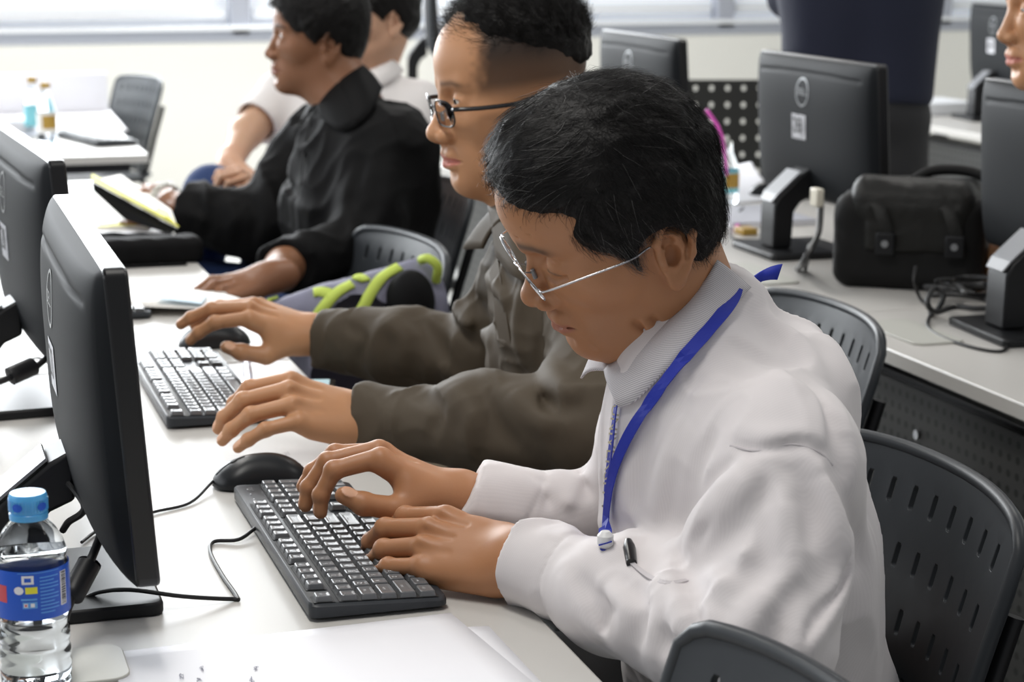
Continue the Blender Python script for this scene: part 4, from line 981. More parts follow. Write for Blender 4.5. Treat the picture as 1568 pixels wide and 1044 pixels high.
def hand_sdf(fing, thumb):
    """canonical right hand: x to the fingers, z out of the back of the hand, thumb on +y"""
    P = Sdf(); nails = []
    P.ell((0, 0, 0), (.030, .028, .019), .02); P.cap((-.05, 0, 0), (0, 0, 0), .028, .0255, .02)
    for i, m in enumerate(MCP):
        P.cap((.006, .015 - .0105 * i, -.002), (m[0] - .006, m[1], m[2] - .004), .0150, .0115 - .0006 * i, .014)
    P.ell((.050, -.004, -.006), (.042, .032, .0125), .012)
    P.cap((.018, .020, -.010), (.052, .030, -.012), .016, .012, .014); P.cap((.015, -.020, -.010), (.06, -.028, -.010), .014, .011, .012)
    D = Sdf()
    for i, (sp, a, b, c) in enumerate(fing):
        p = V3(*MCP[i]) ; sp = math.radians(sp); ang = 0; pts = [p]; dirs = []
        for l, q in zip(FL[i], (a, b, c)):
            ang += math.radians(q); d = V3(math.cos(ang) * math.cos(sp), math.cos(ang) * math.sin(sp), -math.sin(ang)); dirs.append(d); p = p + d * l; pts.append(p)
        pts[-1] = pts[-1] - dirs[-1] * FR[i][3] * .8
        F = Sdf(); r = FR[i]
        F.cap(pts[0] - dirs[0] * .018 * 0 - V3(.012, 0, .003), pts[0], r[0] * .9, r[0], .004)
        for k in range(3): F.cap(pts[k], pts[k + 1], r[k], r[k + 1], .003)
        F.ell(pts[1], (r[1] * 1.05,) * 3, .004); F.ell(pts[2], (r[2] * 1.04,) * 3, .003)
        n = nrm(np.cross(dirs[2], np.cross(V3(0, 0, 1), dirs[2]) if abs(dirs[2][2]) < .99 else V3(0, 1, 0))); 
        side = nrm(np.cross(V3(0, 0, 1), dirs[0])); n = nrm(np.cross(dirs[2], side)); n = n if n @ V3(math.sin(ang), 0, math.cos(ang)) > 0 else -n
        nc = pts[3] - dirs[2] * .004 + n * r[3] * .78; Rn = np.stack([dirs[2], side, n], 1)
        F.ell(nc, (.0072, r[3] * .74, .0022), .0012, R=Rn); nails.append((nc + n * .0015, Rn, (.0070, r[3] * .70, .004)))
        D.add(F.ev, (pts[0] + pts[3]) / 2, .075, .0012, 'u')
    base = V3(.026, .024, -.010); F = Sdf(); p = base; pts = [p]; dirs = []
    for l, (az, el) in zip((.040, .033, .028), thumb):
        az, el = math.radians(az), math.radians(el); d = V3(math.cos(el) * math.cos(az), math.cos(el) * math.sin(az), math.sin(el)); dirs.append(d); p = p + d * l; pts.append(p)
    pts[-1] = pts[-1] - dirs[-1] * .007
    for k, (a, b) in enumerate(((.0150, .0118), (.0118, .0104), (.0104, .0080))): F.cap(pts[k], pts[k + 1], a, b, .004)
    F.ell(pts[2], (.0110,) * 3, .004)
    side = nrm(np.cross(dirs[2], V3(0, -.55, -.83))); n = nrm(np.cross(side, dirs[2])); n = n if n @ V3(0, .8, .6) > 0 else -n
    nc = pts[3] - dirs[2] * .004 + n * .0066; Rn = np.stack([dirs[2], side, n], 1)
    F.ell(nc, (.0085, .0072, .0024), .0012, R=Rn); nails.append((nc + n * .0015, Rn, (.0082, .0068, .004)))
    H = Sdf(); H.add(P.ev, (.03, 0, 0), .15, 0); fu = D
    H.add(D.ev, (.12, 0, -.02), .13, .008); H.add(F.ev, (.06, .04, -.01), .10, .012)
    for i in range(3):   # knuckle dimples and tendons
        H.cap((MCP[i][0] - .002, (MCP[i][1] + MCP[i + 1][1]) / 2, .012), (MCP[i][0] - .03, (MCP[i][1] + MCP[i + 1][1]) / 2 * .9, .0145), .0022, .0012, .007, 's')
    return H, nails
class Hand:
    def __init__(s, wrist, fwd, back, right, fing, thumb, sc=1.0):
        """wrist world point, fwd to the knuckles, back = outward normal of the back of the hand, right=True for a right hand"""
        x = nrm(fwd); z = nrm(np.array(back) - x * (np.array(back) @ x)); y = np.cross(z, x); s.R = np.stack([x, y if right else -y, z], 1)
        s.o = np.array(wrist, float); s.sc = sc; s.S, s.nails = hand_sdf(fing, thumb)
    def w(s, p): return s.o + s.R @ np.array(p, float) * s.sc
    def add(s, X, k=.01): X.sub(s.S, s.R, s.o, s.w((.05, 0, -.01)), .175 * s.sc, k, 'u', s.sc)
    def nail(s, P):
        L = ((np.asarray(P) - s.o) @ s.R) / s.sc; m = np.zeros(len(P))
        for c, R, r in s.nails: q = ((L - c) @ R) / np.array(r); m = np.maximum(m, ((q ** 2).sum(1) < 1).astype(float))
        return m
def build_skin(root, X, boxes, mt, H=None, hands=(), stub=None, name='body'):
    parts = []
    for lo, hi, h in boxes: 
        v, q = surf_nets(X, lo, hi, h); parts.append((relax(v, q, 1, .35), q))
    v, q = merge(parts); at = {}
    lips = np.zeros(len(v)); brow = lips.copy(); st = lips.copy(); nl = lips.copy()
    if H is not None:
        L = H.loc(v); near = (np.abs(L) < .16).all(1); a, b = head_tint(L, H.prm); lips = a * near; brow = b * near * H.prm.get('brow', 1)
        if stub is not None: st = stub(L) * near
    for h in hands: nl = np.maximum(nl, h.nail(v))
    return mesh_np(name, v - np.array(root.location), q, mt, root, attrs=dict(lips=lips, brow=brow, stubble=st, nail=nl))
def eyes(root, H, look=0., r=.0120):
    for s in (-1, 1):
        mb = MB(); mb.curvy = True
        mb.lathe([(r * math.sin(a) + 1e-5, r * math.cos(a)) for a in np.linspace(.42, math.pi, 14)], n=24, caps=False)
        d = nrm(V3(1, 0, math.tan(math.radians(look)))); y = V3(0, 1, 0); u = np.cross(d, y); Rm = np.stack([u, y, d], 1)
        c = H.w((.0705, .032 * s, -.001)); lo_ = np.array(root.location)
        mb.v = [c + H.R @ (Rm @ p) * H.sc - lo_ for p in mb.v]; e = obj('eye', mb, M['eye'], root)
        mb = MB(); mb.curvy = True; mb.lathe([(r * 1.012 * math.sin(a) + 1e-5, r * 1.012 * math.cos(a)) for a in np.linspace(0, .50, 6)], n=24, caps=False)
        mb.v = [c + H.R @ (Rm @ p) * H.sc - lo_ for p in mb.v]; obj('iris', mb, M['iris'], e)
def hair_cap(root, H, S, mt, strands=None, h=.0022, name='hair'):
    X = placed(H, S); c = H.w((0, 0, .03)); v, q = surf_nets(X, c - .19, c + .19, h); o = mesh_np(name, v - np.array(root.location), q, mt, root)
    if strands:
        n, lng, comb, keep, grey, lift, rad = strands
        rng = np.random.default_rng(5); L = H.loc(v); pick = rng.choice(len(v), min(n * 3, len(v)), replace=False)
        P = L[pick]; e = .002
        def grad(p): 
            g = np.stack([S.ev(p + V3(*(e * np.eye(3)[i]))) - S.ev(p - V3(*(e * np.eye(3)[i]))) for i in range(3)], 1); return g / np.maximum(np.linalg.norm(g, axis=1, keepdims=True), 1e-6)
        k = keep(P); P = P[k][:n]; N = grad(P); K = 7; pts = [P - N * .002]; p = P.copy(); ln = lng * (.6 + .8 * rng.random(len(P)))
        jit = rng.normal(0, .22, (len(P), 3))
        for s in range(K):
            g = grad(p); d = comb(p) + jit; d = d - g * (d * g).sum(1, keepdims=True); d /= np.maximum(np.linalg.norm(d, axis=1, keepdims=True), 1e-6)
            dd = S.ev(p)[:, None]; p = p + (d + g * (lift * (s + 1) / K)) * (ln / K)[:, None] - g * np.minimum(dd - .004, 0) * .0 ; pts.append(p.copy())
        pts = np.stack(pts, 1); W_ = H.o + (pts.reshape(-1, 3) @ H.R.T) * H.sc; W_ = W_.reshape(pts.shape); tang = W_[:, 1:] - W_[:, :-1]; tang = np.concatenate([tang, tang[:, -1:]], 1)
        up = np.array([.3, .2, 1.]); a = np.cross(tang, up); a /= np.maximum(np.linalg.norm(a, axis=2, keepdims=True), 1e-9); b = np.cross(tang, a); b /= np.maximum(np.linalg.norm(b, axis=2, keepdims=True), 1e-9)
        rr = (rad * np.linspace(1, .25, K + 1))[None, :, None]; ring = np.stack([W_ + (a * math.cos(t) + b * math.sin(t)) * rr for t in (0, 2.09, 4.19)], 2)
        m = len(P); vv = ring.reshape(-1, 3) - np.array(root.location); base = (np.arange(m)[:, None, None] * (K + 1) + np.arange(K)[None, :, None]) * 3; j = np.arange(3)[None, None]
        quad = np.stack([base + j, base + (j + 1) % 3, base + 3 + (j + 1) % 3, base + 3 + j], -1).reshape(-1, 4)
        g_ = grey(P) > rng.random(m) if grey is not None else np.zeros(m, bool); gq = np.repeat(g_, K * 3)
        mesh_np('hair_strands', vv, quad[~gq], M['hair_strand'], o)
        if g_.any(): mesh_np('grey_hair_strands', vv, quad[gq], M['hair_grey'], o)['label'] = 'greying strands'
    return o
def cloth(root, X, lo, hi, h, mt, name, sm=2, pad=.014):
    v, q = surf_nets(X, lo, hi, h, pad=pad); v = relax(v, q, sm, .5) if sm else v; return mesh_np(name, v - np.array(root.location), q, mt, root)
def fold(X, pts, amp, w):
    """ridge (amp>0) or crease (amp<0) along a 3-D polyline lying in the cloth"""
    P = [np.array(p, f32) for p in crv(pts, 4)]; c = sum(P) / len(P); R = max(np.linalg.norm(p - c) for p in P) + 3 * w
    n = len(P)
    def g(p, d):
        m = np.where(((p - c) ** 2).sum(1) < R * R)[0]
        if len(m):
            q = p[m]; best = np.full(len(m), 9., f32); tt = np.zeros(len(m), f32)
            for i in range(n - 1):
                a, b = P[i], P[i + 1]; ba = b - a; t = np.clip(((q - a) @ ba) / max(float(ba @ ba), 1e-9), 0, 1); dd = np.sqrt(((q - a - t[:, None] * ba) ** 2).sum(1)); k = dd < best; best[k] = dd[k]; tt[k] = ((i + t[k]) / (n - 1))
            d = d.copy(); d[m] -= amp * np.exp(-(best / w) ** 2) * (np.sin(math.pi * np.clip(tt, .03, .97)) ** .6)
        return d
    X.disp.append(g)
AMP = 1.55
def folds_px(X, items, d0, d1):
    base = list(X.disp); tmp = Sdf(); tmp.it = X.it; tmp.disp = base
    for px, amp, w in items: fold(X, [hit(tmp, x, y, d0, d1) for x, y in px], amp * AMP, w)
def open_cuff(X, wrist, dirn, r, depth=.03, cut=.09):
    """cut a sleeve off square at the wrist and hollow it; dirn points to the hand"""
    w = np.array(wrist, f32); d = np.array(nrm(dirn), f32); R = cut
    def plane(p): return np.maximum(-((p - w) @ d), np.sqrt(((p - w) ** 2).sum(1)) - R)
    X.add(plane, w, R, .003, 's'); X.cap(w - d * depth, w + d * .05, r, r, .003, 's')
def frame_glasses(root, H, rim, m_rim, m_temple, w=.050, hgt=.030, z=-.004, x=.0965, under=True, tr=.0012, group_label='spectacles', tilt=.10, wrap=.010):
    g = bpy.data.objects.new('spectacles', None)
    lo_ = np.array(root.location)
    t = empty('spectacles', group_label, 'glasses', H.w((.09, 0, 0))); lo_ = np.array(t.location); T = lambda p: H.w(p) - lo_
    def rimpt(s, a):
        c, sn = math.cos(a), math.sin(a); e = 3.2; k = (abs(c) ** e + abs(sn) ** e) ** (-1 / e)
        yy = s * (.034 + w / 2 * c * k); zz = z + hgt / 2 * sn * k; return (x - wrap * (abs(yy) / .06) ** 2 + tilt * (zz - z), yy, zz)
    for s in (-1, 1):
        A = np.linspace(0, 2 * math.pi, 40)
        mb = MB(); mb.tube([T(rimpt(s, a)) for a in A], tr, 8, caps=False); obj('rim', mb, m_rim, t)
        mb = MB(); mb.v = [T((rimpt(s, 0)[0] / 2 + rimpt(s, math.pi)[0] / 2, s * .034, z))] + [T(rimpt(s, a)) for a in A[:-1]]
        for i in range(39): mb.face((0, 1 + i, 1 + (i + 1) % 39))
        mb.curvy = True; solid(obj('lens', mb, M['lens'], t), .0012)
        hy = s * (.034 + w / 2); hx = rimpt(s, 0)[0]
        mb = MB(); mb.tube([T(p) for p in crv([(hx, hy, z + hgt * .22), (hx - .004, s * (abs(hy) + .008), z + hgt * .24), (.060, s * .0725, z + .006), (.022, s * .0775, z + .006), (.004, s * .0755, z + .008), (-.006, s * .0725, z + .006)], 5)], [tr * rim] * 26, 8); obj('temple', mb, m_temple, t)
        mb = MB(); mb.tube([T((x - .002, s * .010, z)), T((x - .008, s * .0085, z - .004))], .0008, 6); mb.tube([T((x - .009, s * .0085, z - .001)), T((x - .009, s * .0095, z - .010))], .0022, 8); obj('nose_pad', mb, M['logo'], t)
    mb = MB(); mb.tube([T(p) for p in crv([(x, -.0095, z + .004), (x + .002, 0, z + .007), (x, .0095, z + .004)], 4)], tr, 8); obj('bridge', mb, m_rim, t)
    return t
def torso_sdf(pel, ch, neck, shL, shR, wch, dch, wpl, dpl, R, k=.06):
    X = Sdf()
    X.ell(ch, (dch, wch, .17), 0, R=R); X.cap(np.array(shL), np.array(shR), .058, .058, .07)
    X.cap(np.array(ch) - R[:, 2] * .02 + R[:, 1] * wch * .35, np.array(pel) + R[:, 1] * wpl * .45, dch * .85, dpl, k); X.cap(np.array(ch) - R[:, 2] * .02 - R[:, 1] * wch * .35, np.array(pel) - R[:, 1] * wpl * .45, dch * .85, dpl, k)
    return X
def legs(root, hipc, R, knees, ankles, mt, thick=.085, name='trousers'):
    X = Sdf(); X.ell(hipc, (.12, .175, .11), 0, R=R)
    for s, kn, an in ((1, knees[0], ankles[0]), (-1, knees[1], ankles[1])):
        h = np.array(hipc) + R[:, 1] * .09 * s; X.cap(h, kn, thick, .066, .04); X.cap(kn, an, .064, .050, .03)
    X.disp.append(lambda p, d: d - .003 * vnoise(p * 22, 8))
    allp = np.array([hipc] + list(knees) + list(ankles)); cloth(root, X, allp.min(0) - .2, allp.max(0) + .2, .010, mt, name)
    lo_ = np.array(root.location)
    for an in ankles:
        S = Sdf(); S.cap(np.array([an[0] + .03, an[1], .045]), np.array([an[0] - .14, an[1], .035]), .042, .036, .02); S.box((an[0] - .05, an[1], -.06), (.3, .2, .06), .001, .002, 's'); v, q = surf_nets(S, np.array(an) - .3, np.array(an) + .3, .006); mesh_np('shoe', v - lo_, q, M['shoe'], root)
UPZ = V3(0, 0, 1)
def crease_noise(X, amp, fr, seed):
    X.disp.append(lambda p, d: d - amp * (1 - np.abs(vnoise(p * np.array(fr), seed))) ** 4)
def cuff_line(X, c, dirn, dist, amp=.0022, w=.0022, R=.09):
    c = np.array(c, f32); n = np.array(nrm(dirn), f32)
    def g(p, d):
        t = (p - c) @ n; m = ((p - c) ** 2).sum(1) < R * R
        return d + amp * np.exp(-((t + dist) / w) ** 2) * m
    X.disp.append(g)
def basis(f, u):
    f = nrm(f); u = nrm(np.array(u) - f * (np.array(u) @ f)); return np.stack([f, np.cross(u, f), u], 1)
# ================================================================== man in the white shirt
P1 = empty('person', 'man in white shirt and blue lanyard looking down, typing in the foreground', 'person', (.85, 1.84, 0))
H1 = Head((953, 323), 1.90, (.277, -.437, .855), (-.905, -.418, .08), 1.065, dict(folds=1, eye_open=0, occ=.006, lip=.001, nose=.001, ear=1.02, brow_f=.008, chin=-.003, ear_z=.001, nose_s=1.16, brow_w=.0048))
shL, shR = dep(1200, 715, 1.81), dep(1045, 610, 2.10)
elL, elR = dep(1142, 985, 1.735), dep(960, 800, 2.18)
wrL, wrR = dep(793, 858, 1.945), dep(708, 762, 2.12)
neck = dep(1050, 478, 1.95); chest = dep(1118, 760, 1.96); pel = V3(.90, 1.86, .56)
tb = basis(V3(-.90, -.05, -.25), V3(-.28, .04, 1)); tb[:, 1] = nrm(shL - shR); tb[:, 0] = nrm(np.cross(tb[:, 1], tb[:, 2])); tb[:, 2] = np.cross(tb[:, 0], tb[:, 1])
handL = Hand(wrL, dep(682, 829, 1.982) - wrL, UP * .72 - FWD * .62 - RT * .05, False, [(0, 16, 32, 16), (-.5, 16, 32, 18), (-1, 20, 32, 18), (-3, 14, 30, 16)], ((28, -38), (10, -20), (0, -10)), 1.10)
handR = Hand(wrR, dep(610, 712, 2.115) - wrR, UPZ * 1. + RT * .05 + FWD * .12, True, [(4, 42, 48, 26), (1, 40, 42, 24), (-4, 30, 36, 20), (-10, 22, 30, 18)], ((34, -34), (10, -16), (2, -4)), 1.08)
X = placed(H1); X.cap(H1.w((-.022, 0, -.055)), neck, .055, .056, .03); X.cap(H1.w((.025, 0, -.085)), neck - tb[:, 2] * .02 + tb[:, 0] * .03, .034, .05, .03)
for nx, k_ in ((.020, .055), (.005, .060)): X.chain([H1.w((nx + .012, k_, -.078)), H1.w((nx, k_ - .002, -.100)), H1.w((nx - .022, k_ - .006, -.125))], .0001, .010, 's')
Xh = Sdf(); handL.add(Xh, 0); Xh.cap(wrL - handL.R[:, 0] * .05, elL, .028, .042, .02)
Xr = Sdf(); handR.add(Xr, 0); Xr.cap(wrR - handR.R[:, 0] * .05, elR, .028, .042, .02)
Xb = torso_sdf(pel, chest, neck, shL, shR, .13, .085, .12, .09, tb); Xb.cap(shL, elL, .045, .04, .02); Xb.cap(shR, elR, .045, .04, .02); Xb.cap(neck, chest, .06, .08, .05)
for X_ in (Xh, Xr): Xb.it += X_.it[1:]
def around(a, r): a = np.array(a); return (a - r, a + r)
def bxs(pts, r): pts = np.array(pts); return pts.min(0) - r, pts.max(0) + r
hb = around(H1.w((0, 0, -.02)), .20)
parts = []
v, q = surf_nets(X, hb[0], hb[1], .0015); parts.append((relax(v, q, 1, .35), q))
for X_, w_, e_ in ((Xh, handL, elL), (Xr, handR, elR)):
    lo_, hi_ = bxs([w_.w((-.08, 0, 0)), w_.w((.09, 0, 0))], .13); v, q = surf_nets(X_, lo_, hi_, .0014); parts.append((relax(v, q, 1, .3), q))
v, q = surf_nets(Xb, Xb_lo := np.array(pel) - .5, np.array(pel) + .75, .009); parts.append((v, q))
v, q = merge(parts); L = H1.loc(v); near = (np.abs(L) < .16).all(1); lp, br = head_tint(L, H1.prm); nl = np.maximum(handL.nail(v), handR.nail(v))
sb = near * np.exp(-((L[:, 2] + .075) / .03) ** 2) * smooth01(.03, .07, L[:, 0]) * .10 
mesh_np('body', v - np.array(P1.location), q, M['skin1'], P1, attrs=dict(lips=lp * near * .8, brow=br * near * .95, stubble=sb, nail=nl))
eyes(P1, H1, -30)
# hair: full combed top, fringe over the forehead, short grey-flecked sides
Sh = Sdf(sym=True)
Sh.ell((-.003, 0, .046), (.090, .081, .079)); Sh.ell((.030, 0, .082), (.060, .060, .040), .03); Sh.ell((.056, 0, .076), (.036, .052, .032), .02); Sh.ell((-.018, 0, .010), (.068, .077, .066), .03)
Sh.ell((-.042, 0, -.026), (.038, .054, .040), .03); Sh.cap((.040, .064, .030), (.022, .0705, -.002), .012, .007, .012); Sh.cap((.022, .0705, -.002), (.014, .0715, -.016), .006, .003, .005)
Sh.ell((.110, 0, .022), (.060, .085, .034), .010, 's'); Sh.ell((.062, .060, -.030), (.045, .05, .038), .010, 's'); Sh.ell((-.010, .080, -.024), (.026, .035, .036), .008, 's'); Sh.ell((.015, 0, -.085), (.075, .09, .06), .012, 's')
Sh.disp.append(lambda p, d: d - .0028 * vnoise(p * np.array([34, 60, 60]), 3) - .0012 * vnoise(p * np.array([90, 190, 190]), 6))
def comb1(p):
    top = smooth01(.03, .09, p[:, 2])[:, None]; fr = smooth01(.0, .05, p[:, 0])[:, None]
    side = np.array([[-.25, .0, -1.]]) + p * 0; topd = np.array([[.9, -.35, -.1]]) + p * 0; back = np.array([[-.7, 0, -.8]]) + p * 0
    return side * (1 - top) + (topd * fr + (back * .7 + topd * .3) * (1 - fr)) * top
hair_cap(P1, H1, Sh, M['hair'], (9000, .034, comb1, lambda p: (p[:, 2] > -.045), lambda p: .03 + .42 * smooth01(.045, .005, p[:, 2]) * smooth01(-.05, .0, p[:, 0]) + .10 * (p[:, 0] > .07), .22, .00022))
# shirt
SH = Sdf()
SH.ell(chest, (.112, .160, .19), 0, R=tb); SH.cap(shL + tb[:, 1] * -.03, shR + tb[:, 1] * .03, .056, .056, .05)
SH.cap(neck - tb[:, 2] * .030, chest, .064, .10, .05)
low = pel - V3(.055, 0, .02)
SH.cap(chest - tb[:, 2] * .06 + tb[:, 1] * .055, low + V3(0, -.07, 0), .104, .118, .05); SH.cap(chest - tb[:, 2] * .06 - tb[:, 1] * .055, low + V3(0, .07, 0), .104, .118, .05)
SH.ell(dep(1205, 590, 1.97), (.045, .09, .06), .05)
cufL = handL.w((-.012, 0, 0)); cufR = handR.w((-.008, 0, 0))
mL = elL * .45 + wrL * .55
SH.ell(neck - tb[:, 0] * .034 + tb[:, 2] * .004, (.040, .050, .030), .03, R=tb)
SH.cap(shL, elL + V3(.01, 0, .0), .074, .064, .035); SH.cap(elL, mL, .062, .052, .025); SH.cap(mL, cufL, .050, .042, .015)
SH.cap(shR, elR, .070, .056, .03); SH.cap(elR, cufR, .052, .040, .02)
SH.ell(dep(1075, 905, 1.83), (.05, .05, .045), .03)
open_cuff(SH, cufL, wrL - elL, .0365, .035); open_cuff(SH, cufR, handR.R[:, 0], .034, .035)
SH.disp.append(lambda p, d: d - .0035 * vnoise(p * np.array([14, 20, 9]), 21) - .0012 * vnoise(p * np.array([40, 40, 22]), 22))
crease_noise(SH, .0055, [11, 15, 7], 91); crease_noise(SH, .0022, [26, 30, 16], 92)
cuff_line(SH, cufL, wrL - elL, .062); cuff_line(SH, cufR, handR.R[:, 0], .060)
FP = [  ([(1262, 694), (1290, 760), (1298, 830), (1282, 900), (1240, 965), (1208, 1040)], -.010, .007), ([(1135, 715), (1090, 765), (1040, 832)], .006, .008), ([(1118, 770), (1070, 822), (1046, 862)], -.007, .007), ([(1180, 705), (1195, 780), (1190, 860)], .004, .008), ([(1010, 640), (985, 700), (975, 790)], -.004, .008), ([(1055, 610), (1025, 690), (1015, 770)], .004, .008), ([(905, 905), (930, 930), (925, 985)], -.005, .006), ([(985, 925), (1000, 960), (1010, 1020)], .005, .006), ([(1060, 905), (1090, 950), (1105, 1010)], .006, .008),
 ([(1160, 470), (1215, 520), (1262, 590)], .005, .014), ([(1110, 520), (1160, 545), (1215, 560)], -.004, .010), ([(1300, 700), (1318, 820), (1325, 960)], .006, .012), ([(1070, 560), (1040, 640), (1030, 700)], -.005, .012), ([(1215, 700), (1240, 780), (1235, 850)], -.007, .012), ([(1090, 850), (1130, 870), (1190, 860)], -.006, .010), ([(860, 870), (900, 950), (960, 1010)], .005, .012), ([(1000, 960), (1040, 1000), (1090, 1030)], -.008, .012),
 # pixel polylines on the cloth, height, width
 ([(1120, 680), (1165, 690), (1230, 678), (1262, 702)], -.004, .006), ([(1130, 660), (1180, 668), (1250, 665)], .0035, .010),
 ([(1165, 705), (1105, 770), (1045, 840)], .012, .016), ([(1190, 720), (1150, 790), (1080, 850), (1035, 868)], -.009, .013),
 ([(1060, 640), (1020, 720), (1000, 800)], .006, .012), ([(1100, 650), (1062, 730), (1050, 790)], -.007, .010), ([(1140, 700), (1085, 740), (1040, 800)], -.006, .009),
 ([(1260, 720), (1285, 800), (1290, 880), (1250, 960)], .010, .014), ([(1290, 650), (1300, 760), (1312, 860)], -.008, .012), ([(1240, 590), (1285, 680), (1300, 740)], -.006, .008),
 ([(1040, 850), (1060, 900), (1075, 960)], -.010, .012), ([(1020, 870), (1040, 930), (1050, 1000)], .008, .012),
 ([(925, 900), (960, 930), (950, 990)], .007, .011), ([(960, 895), (985, 930), (975, 1000)], -.008, .010), ([(1000, 900), (1010, 950), (1000, 1020)], .007, .010), ([(880, 880), (905, 915), (930, 975)], -.005, .009),
 ([(1180, 900), (1140, 960), (1120, 1030)], .008, .014), ([(1230, 880), (1190, 950), (1165, 1040)], -.008, .012), ([(1290, 900), (1240, 980), (1200, 1040)], .006, .012),
 ([(815, 728), (838, 770), (845, 830)], -.0035, .007), ([(850, 716), (872, 765), (872, 830)], .004, .009), ([(880, 710), (898, 755), (896, 820)], -.004, .008),
 ([(975, 480), (1000, 560), (990, 640)], .0, .01), ([(1150, 560), (1200, 580), (1245, 600)], .003, .012), ([(960, 700), (965, 780), (955, 850)], .003, .01),
 ([(1210, 760), (1220, 860), (1180, 960)], .006, .016), ([(1150, 780), (1165, 860), (1120, 930)], -.006, .012)]
folds_px(SH, FP, 1.6, 2.4)
shirt = cloth(P1, SH, np.array(pel) - V3(.55, .62, .25), np.array(pel) + V3(.35, .5, .62), .0032, M['shirt1'], 'shirt', 1)
# cuffs, seams, pocket
def seam(root, S, px, r, off, d0, d1, name, m):
    pts = crv([hit(S, x, y, d0, d1, off) for x, y in px], 5); mb = MB(); lo_ = np.array(root.location); mb.tube([p - lo_ for p in pts], r, 6); return obj(name, mb, m, root)
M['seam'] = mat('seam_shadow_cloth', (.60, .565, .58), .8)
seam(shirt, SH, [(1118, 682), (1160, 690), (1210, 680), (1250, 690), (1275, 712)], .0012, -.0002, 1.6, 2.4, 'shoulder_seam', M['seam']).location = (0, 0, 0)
for o_ in list(shirt.children):
    for v_ in o_.data.vertices: v_.co -= Vector(P1.location)
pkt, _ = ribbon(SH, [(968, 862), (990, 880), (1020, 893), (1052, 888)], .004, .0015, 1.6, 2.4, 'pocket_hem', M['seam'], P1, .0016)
mb = MB(); a = hit(SH, 962, 828, 1.6, 2.4, .003); b = hit(SH, 967, 862, 1.6, 2.4, .002); lo_ = np.array(P1.location); mb.tube([a - lo_, (a * .7 + b * .3) - lo_, b - lo_], [.0035, .0058, .0050], 10); obj('pocket_pen', mb, M['bezel'], P1)['label'] = 'black pen cap showing at the shirt pocket'
# collar: leaf laid from the neck down on to the shirt
def collar(root, NS, CS, top, bot, m, d0, d1, name='collar', mirror=None, th=.0022, n=26):
    T = np.array(crv([hit(NS, x, y, d0, d1, .004) for x, y in top], 6)); B = np.array(crv([hit(CS, x, y, d0, d1, .0045) for x, y in bot], 6))
    rs = lambda A: A[np.clip((np.linspace(0, 1, n) * (len(A) - 1)).round().astype(int), 0, len(A) - 1)]
    T, B = rs(T), rs(B); lo_ = np.array(root.location); mb = MB(); mb.curvy = True; bulge = .006
    nn = nrm(np.cross(T[n // 2] - T[0], B[n // 2] - T[n // 2])); nn = nn if nn @ (CAM - T[n // 2]) > 0 else -nn
    W = [[T[i] * (1 - t) + B[i] * t + nn * bulge * math.sin(math.pi * t) for t in np.linspace(0, 1, 7)] for i in range(n)]
    sets = [W]
    if mirror is not None:
        c, a = mirror; sets.append([[p - 2 * a * ((p - c) @ a) for p in r] for r in W])
    for Wk in sets:
        b0 = len(mb.v)
        for r in Wk: mb.v += [p - lo_ for p in r]
        for i in range(n - 1):
            for j in range(6): a_ = b0 + i * 7 + j; mb.face((a_, a_ + 1, a_ + 8, a_ + 7))
    return solid(obj(name, mb, m, root), th)
NS = Sdf(); NS.cap(H1.w((-.022, 0, -.055)), neck, .055, .056, .03); NS.cap(H1.w((.025, 0, -.085)), neck - tb[:, 2] * .02 + tb[:, 0] * .03, .034, .05, .03)
sag = (neck, nrm(shL - shR))
collar(P1, NS, SH, [(1098, 398), (1078, 432), (1045, 470), (1000, 510), (955, 545), (925, 562)], [(1150, 440), (1112, 478), (1070, 520), (1020, 566), (975, 612), (948, 624)], M['collar1'], 1.7, 2.3, mirror=sag)
# lanyard
LY = empty('lanyard', 'bright blue neck lanyard with yellow-white lettering hanging over the white shirt', 'lanyard', dep(960, 680, 1.9))
FS = Sdf(); FS.it = SH.it; FS.disp = SH.disp
_, lp1 = ribbon(FS, [(1128, 440), (1120, 462), (1085, 505), (1040, 555), (1000, 608), (965, 660), (940, 715), (930, 765), (927, 805), (927, 832)], .0125, .0075, 1.6, 2.4, 'near_strap', M['blue'], LY, .0012)
_, lp2 = ribbon(FS, [(943, 620), (938, 660), (933, 705), (928, 750), (926, 800)], .011, .0045, 1.6, 2.4, 'far_strap', M['blue'], LY, .0010)
lo_ = np.array(LY.location)
mb = MB(); M['gilt'] = mat('lanyard_lettering', (.72, .66, .45), .5)
pp = np.array(lp2); v_, f_ = text_mesh('UNIVERSITY', .010); vx = np.array(v_); x0_, x1_ = vx[:, 0].min(), vx[:, 0].max()
side2 = nrm(np.cross(nrm(pp[-1] - pp[0]), CAM - pp[0]))
for p in vx:
    s_ = (p[0] - x0_) / (x1_ - x0_) * (len(pp) - 1.01) * .93; i_ = int(s_); q_ = pp[i_] * (1 - s_ + i_) + pp[i_ + 1] * (s_ - i_); mb.v.append(q_ - side2 * p[1] * 1.1 + nrm(CAM - q_) * .0022 - lo_)
for f in f_: mb.face(f)
obj('lettering', mb, M['gilt'], LY, smooth=False)
bp = lp1[-1]; a_ = hit(FS, 927, 826, 1.6, 2.4, .006) - lo_; M['clipw'] = mat('white_plastic', (.80, .80, .80), .35)
mb = MB(); mb.tube([a_ + V3(0, 0, .008), a_ + V3(0, 0, .004), a_ - V3(0, 0, .004), a_ - V3(0, 0, .007)], [.004, .0075, .0075, .0045], 14); obj('clip', mb, M['clipw'], LY)
